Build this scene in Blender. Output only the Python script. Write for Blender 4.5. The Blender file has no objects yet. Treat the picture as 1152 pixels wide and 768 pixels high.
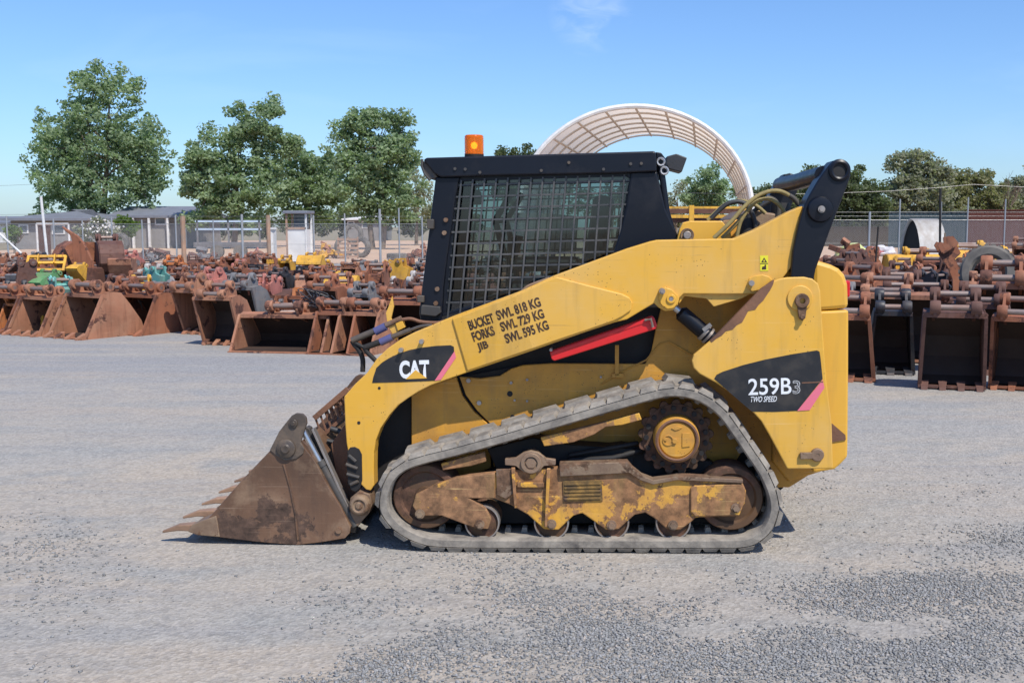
import bpy, bmesh, math, random
import numpy as np
from mathutils import Vector, Matrix
R = math.radians
PI = math.pi
random.seed(7)
sc = bpy.context.scene
COL = sc.collection

# ------------------------------------------------------------------ camera
FPX, CX, CY, HOR, CAMH = 1200.0, 646.0, 384.0, 255.0, 1.63    # CX: optical centre; the photograph is a crop
PITCH = math.atan((CY - HOR) / FPX)
cd = bpy.data.cameras.new("camera")
cam = bpy.data.objects.new("camera", cd)
COL.objects.link(cam)
cd.sensor_width = 36.0
cd.lens = FPX / 1152.0 * 36.0
cd.shift_x = (576.0 - CX) / 1152.0
cd.clip_start = 0.1
cd.clip_end = 4000
cam.location = (0, 0, CAMH)
cam.rotation_euler = (R(90) - PITCH, 0, 0)
sc.camera = cam

# ------------------------------------------------------------------ sky and sun
SUN = Vector((0.42, -0.60, 1.0)).normalized()          # towards the sun
SUN_EL = math.asin(SUN.z)
SUN_AZ = math.atan2(SUN.x, SUN.y)                      # from +Y, clockwise
world = bpy.data.worlds.new("World")
sc.world = world
world.use_nodes = True
wn = world.node_tree
wn.nodes.clear()
wo = wn.nodes.new("ShaderNodeOutputWorld")
bg = wn.nodes.new("ShaderNodeBackground")
sky = wn.nodes.new("ShaderNodeTexSky")
sky.sky_type = 'NISHITA'
sky.sun_disc = False
sky.sun_elevation = SUN_EL
sky.sun_rotation = SUN_AZ
sky.altitude = 100
sky.air_density = 1.1
sky.dust_density = 0.6
sky.ozone_density = 3.0
bg.inputs[1].default_value = 0.15
# thin high wisps of cloud
tc = wn.nodes.new("ShaderNodeTexCoord")
mp = wn.nodes.new("ShaderNodeMapping")
mp.inputs['Scale'].default_value = (2.2, 2.2, 9.0)
ns = wn.nodes.new("ShaderNodeTexNoise")
ns.inputs['Scale'].default_value = 1.7
ns.inputs['Detail'].default_value = 6
ns.inputs['Distortion'].default_value = 0.6
rp = wn.nodes.new("ShaderNodeValToRGB")
rp.color_ramp.elements[0].position = 0.56
rp.color_ramp.elements[0].color = (0, 0, 0, 1)
rp.color_ramp.elements[1].position = 0.85
rp.color_ramp.elements[1].color = (0.22, 0.22, 0.22, 1)
mx = wn.nodes.new("ShaderNodeMixRGB")
mx.inputs[2].default_value = (7.0, 7.4, 8.0, 1)
wn.links.new(tc.outputs['Generated'], mp.inputs[0])
wn.links.new(mp.outputs[0], ns.inputs['Vector'])
wn.links.new(ns.outputs['Fac'], rp.inputs[0])
wn.links.new(rp.outputs[0], mx.inputs[0])
wn.links.new(sky.outputs[0], mx.inputs[1])
tint = wn.nodes.new("ShaderNodeMixRGB"); tint.blend_type = 'MULTIPLY'; tint.inputs[0].default_value = 1.0
tint.inputs[2].default_value = (0.635, 0.83, 1.13, 1)     # clear, dry inland air
# one faint wisp high in the north
wd = wn.nodes.new("ShaderNodeVectorMath"); wd.operation = 'DOT_PRODUCT'
wisp_dir = Vector((0.015, 1.0, 0.195)).normalized()
wd.inputs[1].default_value = wisp_dir
wn.links.new(tc.outputs['Generated'], wd.inputs[0])
wr = wn.nodes.new("ShaderNodeMapRange"); wr.inputs[1].default_value = 0.9992; wr.inputs[2].default_value = 1.0
wn.links.new(wd.outputs['Value'], wr.inputs[0])
n2 = wn.nodes.new("ShaderNodeTexNoise"); n2.inputs['Scale'].default_value = 22; n2.inputs['Detail'].default_value = 7; n2.inputs['Distortion'].default_value = 1.2
mp2 = wn.nodes.new("ShaderNodeMapping"); mp2.inputs['Scale'].default_value = (1, 1, 2.6)
wn.links.new(tc.outputs['Generated'], mp2.inputs[0]); wn.links.new(mp2.outputs[0], n2.inputs['Vector'])
w2 = wn.nodes.new("ShaderNodeMapRange"); w2.inputs[1].default_value = .42; w2.inputs[2].default_value = .8
wn.links.new(n2.outputs['Fac'], w2.inputs[0])
w2.inputs[4].default_value = 0.45
wm = wn.nodes.new("ShaderNodeMath"); wm.operation = 'MULTIPLY'; wn.links.new(wr.outputs[0], wm.inputs[0]); wn.links.new(w2.outputs[0], wm.inputs[1])
wx = wn.nodes.new("ShaderNodeMixRGB"); wx.inputs[2].default_value = (9.0, 8.2, 7.6, 1)
wn.links.new(wm.outputs[0], wx.inputs[0]); wn.links.new(mx.outputs[0], wx.inputs[1])
wn.links.new(wx.outputs[0], tint.inputs[1])
wn.links.new(tint.outputs[0], bg.inputs[0])
wn.links.new(bg.outputs[0], wo.inputs[0])

sl = bpy.data.lights.new("sun", 'SUN')
sl.energy = 5.0
sl.angle = R(0.53)
sl.color = (1.0, 0.94, 0.85)
so = bpy.data.objects.new("sun", sl)
COL.objects.link(so)
so.location = (10, -10, 20)
so.rotation_euler = (-SUN).to_track_quat('-Z', 'Y').to_euler()

sc.view_settings.view_transform = 'Standard'
sc.view_settings.look = 'None'
sc.view_settings.exposure = 0.0
sc.view_settings.gamma = 1.0
sc.view_settings.use_curve_mapping = False
sc.render.engine = 'CYCLES'
sc.cycles.max_bounces = 8
sc.cycles.diffuse_bounces = 3
sc.cycles.glossy_bounces = 3
sc.cycles.transparent_max_bounces = 24
sc.cycles.transmission_bounces = 4
sc.cycles.use_denoising = True

# ------------------------------------------------------------------ picture <-> place
def ray(px, py):
    X = (px - CX) / FPX
    U = -(py - CY) / FPX
    f = Vector((0, math.cos(PITCH), -math.sin(PITCH)))
    u = Vector((0, math.sin(PITCH), math.cos(PITCH)))
    return Vector((X, 0, 0)) + u * U + f
CAM = Vector((0, 0, CAMH))
def ground_at(px, py, z=0.0):
    d = ray(px, py)
    t = (z - CAMH) / d.z
    return CAM + d * t
def at(px, py, Y):
    d = ray(px, py)
    return CAM + d * (Y / d.y)
YAW = R(1.3)
MO = ground_at(650, 623)
MX = Vector((math.cos(YAW), -math.sin(YAW), 0))
MY = Vector((math.sin(YAW), math.cos(YAW), 0))
W = 1.68                                               # overall width of the loader
def L(px, py, y):
    """pixel -> (x, z) in the loader's own frame on its plane y"""
    d = ray(px, py)
    t = (MO + MY * y - CAM).dot(MY) / d.dot(MY)
    p = CAM + d * t - MO
    return (p.dot(MX), p.z)
def LL(pts, y):
    return [L(a, b, y) for a, b in pts]

# ------------------------------------------------------------------ mesh builder
class MB:
    def __init__(self):
        self.v = []; self.f = []; self.s = []
    def add(self, verts, faces, smooth=False):
        o = len(self.v)
        self.v += [tuple(p) for p in verts]
        self.f += [tuple(i + o for i in f) for f in faces]
        self.s += [smooth] * len(faces)
        return self
    def box(self, c, size, rot=None):
        hx, hy, hz = size[0] / 2, size[1] / 2, size[2] / 2
        vs = [Vector((x, y, z)) for x in (-hx, hx) for y in (-hy, hy) for z in (-hz, hz)]
        if rot is not None: vs = [rot @ p for p in vs]
        c = Vector(c)
        return self.add([p + c for p in vs], [(0,1,3,2),(4,6,7,5),(0,4,5,1),(2,3,7,6),(0,2,6,4),(1,5,7,3)])
    def bar(self, a, b, w, h):
        a = Vector(a); b = Vector(b); d = b - a
        rot = d.to_track_quat('X', 'Z').to_matrix()
        return self.box((a + b) / 2, (d.length, w, h), rot)
    def prism(self, pts, y0, y1, smooth=False):
        """closed outline in x,z extruded from y0 (near) to y1"""
        area = sum(pts[i][0] * pts[(i+1) % len(pts)][1] - pts[(i+1) % len(pts)][0] * pts[i][1] for i in range(len(pts)))
        if area < 0: pts = pts[::-1]
        n = len(pts)
        vs = [(p[0], y0, p[1]) for p in pts] + [(p[0], y1, p[1]) for p in pts]
        fs = [tuple(range(n)), tuple(range(2*n-1, n-1, -1))]
        fs += [((i+1) % n, i, n+i, n+(i+1) % n) for i in range(n)]
        return self.add(vs, fs, smooth)
    def prismx(self, pts, x0, x1):
        """closed outline in y,z extruded along x"""
        area = sum(pts[i][0] * pts[(i+1) % len(pts)][1] - pts[(i+1) % len(pts)][0] * pts[i][1] for i in range(len(pts)))
        if area < 0: pts = pts[::-1]
        n = len(pts)
        vs = [(x0, p[0], p[1]) for p in pts] + [(x1, p[0], p[1]) for p in pts]
        fs = [tuple(range(n-1, -1, -1)), tuple(range(n, 2*n))]
        fs += [(i, (i+1) % n, n+(i+1) % n, n+i) for i in range(n)]
        return self.add(vs, fs)
    def tube(self, path, r, seg=10, caps=True):
        path = [Vector(p) for p in path]
        rs = r if isinstance(r, (list, tuple)) else [r] * len(path)
        o = []; up = None
        for i, p in enumerate(path):
            t = (path[min(i+1, len(path)-1)] - path[max(i-1, 0)]).normalized()
            if up is None:
                up = t.orthogonal().normalized()
            up = (up - t * up.dot(t)).normalized()
            b = t.cross(up)
            for k in range(seg):
                a = 2 * PI * k / seg
                o.append(p + (up * math.cos(a) + b * math.sin(a)) * rs[i])
        fs = []
        for i in range(len(path) - 1):
            for k in range(seg):
                k2 = (k + 1) % seg
                fs.append((i*seg+k, i*seg+k2, (i+1)*seg+k2, (i+1)*seg+k))
        self.add(o, fs, True)
        if caps:
            base = len(self.v) - len(o)
            self.f.append(tuple(base + k for k in range(seg-1, -1, -1))); self.s.append(False)
            self.f.append(tuple(base + (len(path)-1)*seg + k for k in range(seg))); self.s.append(False)
        return self
    def lathe(self, c, prof, seg=32, axis='y'):
        """prof: list of (radius, along axis); open or closed surface of revolution"""
        vs = []; fs = []
        for (r, h) in prof:
            for k in range(seg):
                a = 2 * PI * k / seg
                u, v = r * math.cos(a), r * math.sin(a)
                p = {'y': (u, h, v), 'z': (u, v, h), 'x': (h, u, v)}[axis]
                vs.append((c[0] + p[0], c[1] + p[1], c[2] + p[2]))
        for i in range(len(prof) - 1):
            for k in range(seg):
                k2 = (k + 1) % seg
                q = (i*seg+k, i*seg+k2, (i+1)*seg+k2, (i+1)*seg+k)
                fs.append(q)
        return self.add(vs, fs, True)
    def cyl(self, c, r, y0, y1, seg=24, hole=0.0):
        if hole > 0:
            prof = [(hole, y0), (r, y0), (r, y1), (hole, y1), (hole, y0)]
        else:
            prof = [(1e-4, y0), (r, y0), (r, y1), (1e-4, y1)]
        return self.lathe((c[0], 0, c[1]), prof, seg)
    def mirror(self):
        self.v = [(x, W - y, z) for x, y, z in self.v]
        self.f = [f[::-1] for f in self.f]
        return self
    def build(self, name, mat, parent=None, bevel=0.0, auto=40, recalc=True):
        me = bpy.data.meshes.new(name)
        me.from_pydata(self.v, [], self.f)
        me.polygons.foreach_set("use_smooth", self.s)
        if recalc:
            bm = bmesh.new(); bm.from_mesh(me)
            bmesh.ops.recalc_face_normals(bm, faces=bm.faces)
            bm.to_mesh(me); bm.free()
        if any(self.s):
            try: me.set_sharp_from_angle(angle=R(auto))
            except Exception: pass
        me.materials.append(mat)
        o = bpy.data.objects.new(name, me)
        COL.objects.link(o)
        if parent is not None: o.parent = parent
        if bevel > 0:
            b = o.modifiers.new("bevel", 'BEVEL')
            b.width = bevel; b.segments = 2; b.limit_method = 'ANGLE'; b.angle_limit = R(35)
            b.harden_normals = False
        return o

def tag(o, label=None, cat=None, group=None, kind=None):
    if label: o["label"] = label
    if cat: o["category"] = cat
    if group: o["group"] = group
    if kind: o["kind"] = kind
    return o
def empty(name, loc=(0, 0, 0), rz=0.0, **k):
    o = bpy.data.objects.new(name, None)
    COL.objects.link(o)
    o.empty_display_size = 0.2
    o.location = loc; o.rotation_euler = (0, 0, rz)
    return tag(o, **k)
def copy_tree(o, parent=None):
    c = o.copy(); COL.objects.link(c)
    if parent is not None: c.parent = parent
    for ch in list(KIDS.get(o.name, [])):
        copy_tree(ch, c)
    return c
KIDS = {}
def index_children():
    KIDS.clear()
    for o in bpy.data.objects:
        if o.parent: KIDS.setdefault(o.parent.name, []).append(o)

def catmull(pts, n, closed=False):
    pts = [Vector(p) for p in pts]
    m = len(pts)
    out = []
    segs = m if closed else m - 1
    for i in range(segs):
        if closed:
            p0, p1, p2, p3 = pts[(i-1) % m], pts[i], pts[(i+1) % m], pts[(i+2) % m]
        else:
            p0, p1, p2, p3 = pts[max(i-1, 0)], pts[i], pts[i+1], pts[min(i+2, m-1)]
        for k in range(12):
            t = k / 12
            out.append(0.5 * ((2*p1) + (p2-p0)*t + (2*p0-5*p1+4*p2-p3)*t*t + (3*p1-p0-3*p2+p3)*t**3))
    out.append(out[0].copy() if closed else pts[-1])
    d = [0.0]
    for i in range(1, len(out)): d.append(d[-1] + (out[i]-out[i-1]).length)
    res = []
    j = 0
    cnt = n if closed else n - 1
    for i in range(n):
        s = d[-1] * i / cnt
        while j < len(d) - 2 and d[j+1] < s: j += 1
        u = (s - d[j]) / max(1e-9, d[j+1]-d[j])
        res.append(out[j].lerp(out[j+1], min(1, u)))
    return res, d[-1]

def explode(names):
    """one object for every bolt, stud, pin or lug of the named parts"""
    for o in [x for x in bpy.data.objects if x.type == 'MESH' and x.name.split('.')[0] in names]:
        me = o.data; n = len(me.vertices); par = list(range(n))
        def find(a):
            while par[a] != a:
                par[a] = par[par[a]]; a = par[a]
            return a
        for e in me.edges: par[find(e.vertices[0])] = find(e.vertices[1])
        isl = {}
        for v in me.vertices: isl.setdefault(find(v.index), []).append(v.index)
        boxes = [[set(ix), [min(me.vertices[i].co[k] for i in ix) for k in (0, 1, 2)], [max(me.vertices[i].co[k] for i in ix) for k in (0, 1, 2)]] for ix in isl.values()]
        i = 0
        while i < len(boxes):
            merged = False
            for j in range(i + 1, len(boxes)):
                a, b = boxes[i], boxes[j]
                if all(a[1][k] <= b[2][k] + 1e-4 and b[1][k] <= a[2][k] + 1e-4 for k in (0, 1, 2)):
                    a[0] |= b[0]; a[1] = [min(p, q) for p, q in zip(a[1], b[1])]; a[2] = [max(p, q) for p, q in zip(a[2], b[2])]
                    boxes.pop(j); merged = True; break
            if not merged: i += 1
        if len(boxes) < 2: continue
        base = names[o.name.split('.')[0]]
        for ix, _, _ in boxes:
            m2 = bpy.data.meshes.new(base); idx = sorted(ix); mp_ = {a: b for b, a in enumerate(idx)}
            fs = [p for p in me.polygons if p.vertices[0] in mp_]
            m2.from_pydata([me.vertices[a].co[:] for a in idx], [], [tuple(mp_[v] for v in p.vertices) for p in fs])
            m2.polygons.foreach_set("use_smooth", [p.use_smooth for p in fs])
            try: m2.set_sharp_from_angle(angle=R(40))
            except Exception: pass
            m2.materials.append(me.materials[0])
            q = bpy.data.objects.new(base, m2); COL.objects.link(q); q.parent = o.parent
            for md in o.modifiers:
                b = q.modifiers.new("bevel", 'BEVEL'); b.width = md.width; b.segments = 2; b.limit_method = 'ANGLE'; b.angle_limit = R(35)
        bpy.data.objects.remove(o)

# ------------------------------------------------------------------ materials
def new_mat(name):
    m = bpy.data.materials.new(name); m.use_nodes = True
    nt = m.node_tree
    b = nt.nodes["Principled BSDF"]
    return m, nt, b
class N:
    def __init__(self, nt): self.nt = nt
    def n(self, t, **k):
        x = self.nt.nodes.new(t)
        for a, v in k.items(): setattr(x, a, v)
        return x
    def l(self, a, b): self.nt.links.new(a, b)
def rgba(c): return (c[0], c[1], c[2], 1)
def objvec(g, scale=(1, 1, 1)):
    tc = g.n("ShaderNodeTexCoord"); mp = g.n("ShaderNodeMapping")
    mp.inputs['Scale'].default_value = scale
    oi = g.n("ShaderNodeObjectInfo"); vm = g.n("ShaderNodeVectorMath", operation='MULTIPLY_ADD')
    cmb = g.n("ShaderNodeCombineXYZ")
    g.l(oi.outputs['Random'], cmb.inputs[0]); g.l(oi.outputs['Random'], cmb.inputs[1]); g.l(oi.outputs['Random'], cmb.inputs[2])
    vm.inputs[1].default_value = (37, 53, 71)
    g.l(cmb.outputs[0], vm.inputs[0]); g.l(tc.outputs['Object'], vm.inputs[2])
    g.l(vm.outputs[0], mp.inputs[0])
    return mp.outputs[0]
def noise(g, vec, scale, detail=5, rough=0.55, dist=0.0):
    n = g.n("ShaderNodeTexNoise")
    n.inputs['Scale'].default_value = scale; n.inputs['Detail'].default_value = detail
    n.inputs['Roughness'].default_value = rough; n.inputs['Distortion'].default_value = dist
    g.l(vec, n.inputs['Vector'])
    return n.outputs['Fac']
def ramp(g, fac, a, b, c0=(0, 0, 0), c1=(1, 1, 1)):
    r = g.n("ShaderNodeValToRGB")
    r.color_ramp.elements[0].position = a; r.color_ramp.elements[0].color = rgba(c0)
    r.color_ramp.elements[1].position = b; r.color_ramp.elements[1].color = rgba(c1)
    g.l(fac, r.inputs[0])
    return r.outputs[0]
def mixc(g, fac, a, b, mode='MIX'):
    m = g.n("ShaderNodeMixRGB", blend_type=mode)
    for i, x in ((0, fac), (1, a), (2, b)):
        if isinstance(x, (int, float)): m.inputs[i].default_value = x
        elif isinstance(x, tuple): m.inputs[i].default_value = rgba(x)
        else: g.l(x, m.inputs[i])
    return m.outputs[0]
def mul(g, a, b):
    m = g.n("ShaderNodeMath", operation='MULTIPLY')
    for i, x in ((0, a), (1, b)):
        if isinstance(x, (int, float)): m.inputs[i].default_value = x
        else: g.l(x, m.inputs[i])
    return m.outputs[0]
def layered(name, col, rough=0.45, metal=0.0, var=0.12, dirt=None, dirt_cov=0.5, dirt_scale=4, dirt_amt=0.7,
            rust=None, rust_cov=0.3, rust_scale=7, specks=0.0, bump=0.1, bscale=60, coat=0.0, spec=0.5, speck_scale=70, streak=0.0, scol=((0.30, 0.19, 0.07), (0.80, 0.56, 0.24), (0.26, 0.15, 0.06))):
    """coloured surface with tone variation, a dusty layer, a chipped or rusted layer and small specks"""
    m, nt, b = new_mat(name); g = N(nt)
    v = objvec(g)
    big = noise(g, v, 1.7, 4)
    lo = tuple(c * (1 - var) for c in col); hi = tuple(min(1, c * (1 + var)) for c in col)
    c = mixc(g, ramp(g, big, 0.3, 0.7), lo, hi)
    rr = rough
    rnode = None
    if dirt:
        d = ramp(g, noise(g, v, dirt_scale, 8, 0.65, 0.3), 1 - dirt_cov - 0.12, 1 - dirt_cov + 0.2)
        d = mul(g, d, dirt_amt)
        c = mixc(g, d, c, dirt); rnode = d
    if rust:
        e = noise(g, v, rust_scale, 10, 0.7, 0.2)
        rm = ramp(g, e, 1 - rust_cov - 0.012, 1 - rust_cov + 0.012)
        rc = mixc(g, ramp(g, noise(g, v, 17, 8, .7), .32, .68), tuple(x * 0.35 for x in rust), tuple(min(1, x * 1.6) for x in rust))
        c = mixc(g, rm, c, rc); rnode = rm if rnode is None else mixc(g, 1.0, rnode, rm, 'ADD')
    if specks > 0:
        vo = g.n("ShaderNodeTexVoronoi"); vo.inputs['Scale'].default_value = speck_scale
        g.l(v, vo.inputs['Vector'])
        sp = ramp(g, vo.outputs['Distance'], 0.10, 0.16, (1, 1, 1), (0, 0, 0))
        ms = ramp(g, noise(g, v, 6, 4), 0.62 - specks * 0.3, 0.66 - specks * 0.3)
        c = mixc(g, mul(g, sp, ms), c, (0.06, 0.035, 0.02))
    if streak > 0:
        tcx = g.n("ShaderNodeTexCoord")
        def st(rot, sc3, lo_, hi_, amt, colr, c):
            mpx = g.n("ShaderNodeMapping"); mpx.inputs['Rotation'].default_value = (0, rot, 0); mpx.inputs['Scale'].default_value = sc3
            g.l(v, mpx.inputs[0])
            return mixc(g, mul(g, ramp(g, noise(g, mpx.outputs[0], 1.0, 5, .6), lo_, hi_), amt), c, colr)
        c = st(0, (16, 16, 1.6), .52, .72, streak, scol[0], c)          # grime running down
        c = st(.5, (2.5, 2.5, 150), .64, .69, streak * 1.1, scol[1], c)       # fine rubs
        c = st(-.9, (3.5, 3.5, 190), .66, .70, streak * 1.3, scol[2], c)
    g.l(c, b.inputs['Base Color'])
    b.inputs['Metallic'].default_value = metal
    b.inputs['Specular IOR Level'].default_value = spec
    rn = noise(g, v, 9, 5)
    rl, rh = max(0.05, rough - 0.12), min(1, rough + 0.12)
    rc = mixc(g, rn, (rl,)*3, (rh,)*3)
    if rnode is not None: rc = mixc(g, rnode, rc, (0.85,)*3)
    g.l(rc, b.inputs['Roughness'])
    b.inputs['Coat Weight'].default_value = coat
    if bump > 0:
        bp = g.n("ShaderNodeBump"); bp.inputs['Strength'].default_value = bump; bp.inputs['Distance'].default_value = 0.01
        g.l(noise(g, v, bscale, 6, 0.6), bp.inputs['Height']); g.l(bp.outputs[0], b.inputs['Normal'])
    return m
RUST = (0.19, 0.085, 0.04)
DUST = (0.34, 0.24, 0.15)
YEL = (0.69, 0.375, 0.043)
M = {}
M['yellow'] = layered('yellow_paint', YEL, 0.38, var=0.035, dirt=(0.60, 0.42, 0.19), dirt_cov=0.48, dirt_scale=2.6, dirt_amt=0.42, specks=0.30, bump=0.03, bscale=14, spec=0.45, speck_scale=60, streak=.34)
M['yellow_clean'] = layered('yellow_paint_clean', YEL, 0.36, var=0.03, dirt=(0.52, 0.32, 0.09), dirt_cov=0.35, dirt_scale=2.0, dirt_amt=0.3, bump=0.02, bscale=14, streak=.25)
M['yellow_hull'] = layered('yellow_paint_dusty', (0.62, 0.30, 0.032), 0.5, var=0.08, dirt=(0.33, 0.17, 0.05), dirt_cov=0.5, dirt_scale=5, dirt_amt=0.6, rust=RUST, rust_cov=0.29, rust_scale=5, specks=0.4, bump=0.06, streak=.4)
M['yellow_worn'] = layered('yellow_paint_worn', (0.70, 0.37, 0.04), 0.5, var=0.08, dirt=(0.33, 0.15, 0.06), dirt_cov=0.52, dirt_scale=7, dirt_amt=0.8, rust=(0.25, 0.125, 0.055), rust_cov=0.535, rust_scale=6.5, bump=0.3, bscale=30, streak=.5)
M['rust_edge'] = layered('rusted_edge', (0.19, 0.09, 0.05), 0.8, var=0.3, dirt=(0.11, 0.06, 0.04), bump=0.3)
M['brown_metal'] = layered('weathered_metal', (0.20, 0.13, 0.085), 0.6, var=0.25, dirt=(0.36, 0.27, 0.17), dirt_cov=0.45, dirt_scale=9, dirt_amt=0.6, rust=(0.15, 0.085, 0.05), rust_cov=0.45, rust_scale=5, bump=0.25, metal=0.2)
M['bucket'] = layered('bucket_steel', (0.15, 0.082, 0.048), 0.45, var=0.5, dirt=(0.42, 0.29, 0.18), dirt_cov=0.38, dirt_scale=5.5, dirt_amt=0.6, rust=(0.085, 0.05, 0.034), rust_cov=0.46, rust_scale=2.6, bump=0.2, bscale=22, metal=0.05, streak=.3, scol=((0.045, 0.03, 0.024), (0.40, 0.29, 0.20), (0.05, 0.035, 0.03)))
M['black'] = layered('black_paint', (0.005, 0.0065, 0.012), 0.38, spec=0.32, var=0.2, dirt=(0.05, 0.048, 0.048), dirt_cov=0.36, dirt_scale=5, dirt_amt=0.28, bump=0.03, bscale=20)
M['dark'] = layered('grimy_black', (0.012, 0.011, 0.011), 0.7, dirt=(0.05, 0.035, 0.025), dirt_cov=0.35, bump=0.1)
M['decal_black'] = layered('decal_black', (0.016, 0.016, 0.018), 0.42, var=0.1, dirt=(0.10, 0.08, 0.055), dirt_cov=0.4, dirt_amt=0.45, dirt_scale=9, rust=(0.34, 0.19, 0.03), rust_cov=0.245, rust_scale=16, bump=0.0)
M['decal_white'] = layered('decal_white', (0.76, 0.78, 0.80), 0.4, var=0.03, dirt=(0.38, 0.34, 0.28), dirt_cov=0.42, dirt_scale=22, dirt_amt=.5, rust=(0.05, 0.05, 0.05), rust_cov=0.27, rust_scale=30, bump=0)
M['decal_pink'] = layered('decal_pink', (0.72, 0.16, 0.22), 0.45, var=0.05, bump=0)
M['decal_sign'] = layered('decal_sign_yellow', (0.72, 0.66, 0.03), 0.4, var=0.03, bump=0)
M['ink'] = layered('dark_brown_ink', (0.045, 0.022, 0.012), 0.6, var=0.3, dirt=(0.25, 0.13, 0.03), dirt_cov=0.42, dirt_scale=20, dirt_amt=.5, rust=(0.40, 0.22, 0.035), rust_cov=0.29, rust_scale=26, bump=0)
M['rubber'] = layered('track_rubber', (0.095, 0.085, 0.075), 0.85, var=0.3, dirt=(0.35, 0.31, 0.255), dirt_cov=0.58, dirt_scale=9, dirt_amt=0.85, bump=0.35, bscale=45)
M['hose'] = layered('hose_rubber', (0.03, 0.03, 0.03), 0.55, dirt=(0.16, 0.13, 0.09), dirt_cov=0.4, bump=0.05)
M['hose_yellow'] = layered('hose_sleeve', (0.36, 0.28, 0.10), 0.6, dirt=(0.14, 0.11, 0.05), dirt_cov=0.55, dirt_scale=14, bump=0.1)
M['steel'] = layered('bright_steel', (0.50, 0.50, 0.50), 0.3, metal=0.85, dirt=(0.30, 0.22, 0.15), dirt_cov=0.35, dirt_scale=12, bump=0.05)
M['worn_steel'] = layered('worn_steel', (0.40, 0.37, 0.34), 0.4, metal=0.7, dirt=(0.20, 0.12, 0.07), dirt_cov=0.45, dirt_scale=8, bump=0.1)
M['ear'] = layered('dark_bronze_steel', (0.075, 0.058, 0.046), 0.45, metal=0.1, var=.3, dirt=(0.24, 0.17, 0.11), dirt_cov=0.42, dirt_scale=9, bump=0.12)
M['tooth'] = layered('worn_tooth', (0.30, 0.18, 0.11), 0.55, var=.35, dirt=(0.14, 0.09, 0.06), dirt_cov=.4, dirt_scale=14, bump=.15)
M['rusty_arm'] = layered('rusted_yellow_arm', (0.62, 0.33, 0.05), 0.55, var=0.1, dirt=(0.33, 0.16, 0.06), dirt_cov=0.55, dirt_scale=9, dirt_amt=0.85, rust=(0.24, 0.125, 0.06), rust_cov=0.60, rust_scale=6, bump=0.3, bscale=30, streak=.5)
M['grey_metal'] = layered('grey_metal', (0.07, 0.065, 0.06), 0.5, metal=0.3, dirt=(0.20, 0.14, 0.09), dirt_cov=0.45, bump=0.1)
M['red'] = layered('red_paint', (0.62, 0.018, 0.02), 0.35, var=0.06, dirt=(0.55, 0.30, 0.25), dirt_cov=0.28, dirt_scale=18, dirt_amt=0.5, bump=0.02)
M['purple'] = layered('coupler_cap', (0.09, 0.09, 0.20), 0.4, bump=0)
M['seat'] = layered('black_vinyl', (0.03, 0.03, 0.032), 0.5, bump=0.1)
M['lamp_glass'] = layered('lamp_lens', (0.55, 0.56, 0.58), 0.15, metal=0.4, bump=0)
M['red_lens'] = layered('red_lens', (0.5, 0.01, 0.015), 0.15, bump=0)
def glass_mat(name, tint, refl=0.08):
    m, nt, b = new_mat(name); g = N(nt)
    nt.nodes.remove(b)
    out = [n for n in nt.nodes if n.type == 'OUTPUT_MATERIAL'][0]
    tr = g.n("ShaderNodeBsdfTransparent"); tr.inputs[0].default_value = rgba(tint)
    gl = g.n("ShaderNodeBsdfGlossy"); gl.inputs['Roughness'].default_value = 0.03
    fr = g.n("ShaderNodeFresnel"); fr.inputs[0].default_value = 1.5
    ad = g.n("ShaderNodeMath", operation='ADD'); ad.inputs[1].default_value = refl
    mx = g.n("ShaderNodeMixShader")
    g.l(fr.outputs[0], ad.inputs[0]); g.l(ad.outputs[0], mx.inputs[0]); g.l(tr.outputs[0], mx.inputs[1]); g.l(gl.outputs[0], mx.inputs[2])
    g.l(mx.outputs[0], out.inputs[0])
    return m
M['glass'] = glass_mat('tinted_glass', (0.42, 0.53, 0.53), 0.04)
M['shop_glass'] = layered('window_glass', (0.10, 0.12, 0.14), 0.1, bump=0)
# ================================================================== THE LOADER
loader = empty("compact_track_loader", MO, -YAW)
tag(loader, "yellow compact track loader with black caged cab and rusty bucket in the yard", "track loader")

def side(s, mb):
    return mb.mirror() if s else mb

M['idler'] = layered('grimy_idler', (0.11, 0.055, 0.022), 0.6, var=0.3, dirt=(0.05, 0.03, 0.02), dirt_cov=0.5, dirt_scale=3, rust=(0.10, 0.05, 0.03), rust_cov=0.5, bump=0.1)
M['guard'] = layered('guard_mesh_paint', (0.05, 0.053, 0.056), 0.5, dirt=(0.15, 0.14, 0.13), dirt_cov=0.45, bump=0)
M['grille_yellow'] = layered('grimy_yellow_plate', (0.30, 0.17, 0.04), 0.6, dirt=(0.05, 0.035, 0.02), dirt_cov=.55, dirt_scale=16, dirt_amt=.9, rust=(.10,.06,.04), rust_cov=.42, rust_scale=14, bump=.2)
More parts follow.
